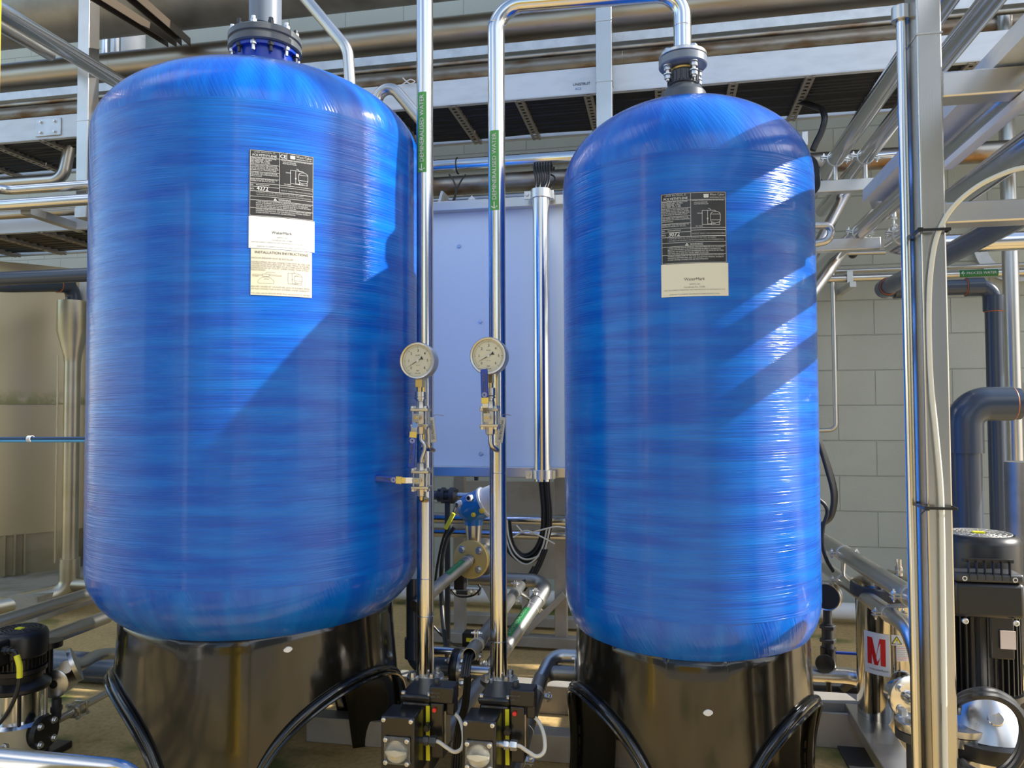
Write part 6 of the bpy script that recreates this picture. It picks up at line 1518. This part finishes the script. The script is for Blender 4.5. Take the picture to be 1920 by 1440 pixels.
p = atY(1890, 1200, PYq-.10); obj('rating_label', MB().box((p.x, PYq-.10, p.z), (.034, .004, .044)), mat('rating_label_pale', (.62, .52, .48), .4), t, label='pale rating plate'); obj('label_bracket', MB().box((p.x-.01, PYq-.07, p.z+.01), (.055, .05, .12)), black, t, .004)
# lower casing under the pump: conical cover with a bright plug, black clamp ring, steel body
px_c = atY(1850, 1345, 1.95); cz = px_c.z
t = thing('pump_casing', 'steel domed casing with a bright round plug and black clamp ring at the lower right', 'casing', (px_c.x, 1.95, 0))
xx = px_c.x
obj('casing_dome', MB().lathe([(.088, cz-.030), (.080, cz-.01), (.055, cz+.035), (.035, cz+.055), (0, cz+.056)], (xx, 1.95, 0), 44), satin, t)
obj('clamp_ring', MB().lathe([(.085, cz-.070), (.108, cz-.066), (.108, cz-.034), (.085, cz-.030)], (xx, 1.95, 0), 44), black, t)
obj('casing_body', MB().lathe([(.080, 0), (.080, cz-.068)], (xx, 1.95, 0), 44), polish, t)
nq = Vector((-.15, -.75, .65)).normalized(); q = Vector((xx-.004, 1.95-.058, cz+.018)); b = MB(); b.lathe([(.017, -.012), (.017, .004), (.015, .007), (0, .0075)], q, 28, nq); obj('round_plug', b, polish, t, label='bright round plug')
for a_ in (-.6, .5, 2.0, 3.6): bolt(t, (xx+.097*math.cos(a_), 1.95+.097*math.sin(a_), cz-.034), (0, 0, 1), .012, .018); obj('tie_rod', MB().cyl((xx+.1*math.cos(a_), 1.95+.1*math.sin(a_), 0), (xx+.1*math.cos(a_), 1.95+.1*math.sin(a_), cz-.066), .007, n=10), black, t)
# flanged pipe pair between column and casing
q = atY(1797, 1352, 1.93)
t = thing('pipe_flange', 'bright bolted flange pair on an upright pipe between column and pump casing', 'flange', (q.x, 1.93, 0))
b = MB(); b.lathe([(.022, 0), (.022, q.z-.16), (.055, q.z-.155), (.055, q.z-.140), (.020, q.z-.135), (.020, q.z-.045), (.058, q.z-.040), (.058, q.z-.020)], (q.x, 1.93, 0), 40); obj('pipe_body', b, polish, t, sharp=25)
b = MB(); b.lathe([(.056, q.z-.019), (.060, q.z-.017), (.060, q.z-.003), (.03, q.z)], (q.x, 1.93, 0), 40); obj('top_flange', b, satin, t)
for k in range(4): a = PI/4+k*PI/2; bolt(t, (q.x+.043*math.cos(a), 1.93+.043*math.sin(a), q.z-.003), (0, 0, 1), .012, .012); bolt(t, (q.x+.043*math.cos(a), 1.93+.043*math.sin(a), q.z-.155), (0, 0, -1), .010, .012)
q = atY(1722, 1340, 2.02)
t = thing('pipe_flange', 'bolted flange on an upright pipe just left of the column foot', 'flange', (q.x, 2.02, 0))
b = MB(); b.lathe([(.028, 0), (.028, q.z-.06), (.052, q.z-.055), (.052, q.z-.035)], (q.x, 2.02, 0), 36); obj('pipe_body', b, charc, t, sharp=25); b = MB(); b.lathe([(.050, q.z-.034), (.052, q.z-.03), (.052, q.z-.015), (.02, q.z-.012)], (q.x, 2.02, 0), 36); obj('top_flange', b, satin, t)
for k in range(4): a = PI/4+k*PI/2; bolt(t, (q.x+.038*math.cos(a), 2.02+.038*math.sin(a), q.z-.015), (0, 0, 1), .011, .014)
# black cable coil round the casing
for k in range(2):
    P = [(1795, 1330), (1800, 1308), (1830, 1296), (1865, 1298), (1900, 1320), (1918, 1360), (1912, 1405), (1885, 1440), (1850, 1452), (1815, 1440), (1800, 1420)]
    P = [atY(xp+(4*k if xp > 1850 else -2*k), yp+k*9, (1.80 if xp > 1812 else 1.91)-.012*k) for xp, yp in P]
    cab_('black_cable', P, .0085, rubber, ('upper' if k == 0 else 'lower')+' turn of thick black cable coiled round the pump casing at lower right')
# grey steel pipe elbow at the right edge behind the pump
q = atY(1928, 1240, 2.6)
t = thing('process_pipe', 'fat dull steel elbow behind the pump at the right edge', 'pipe', q-Vector((0, 0, .1)))
obj('pipe_body', MB().pipe([(q.x, 2.6, q.z+.6), (q.x, 2.6, q.z), (q.x+.7, 2.6, q.z)], .05, .08, 28), dark_satin, t)
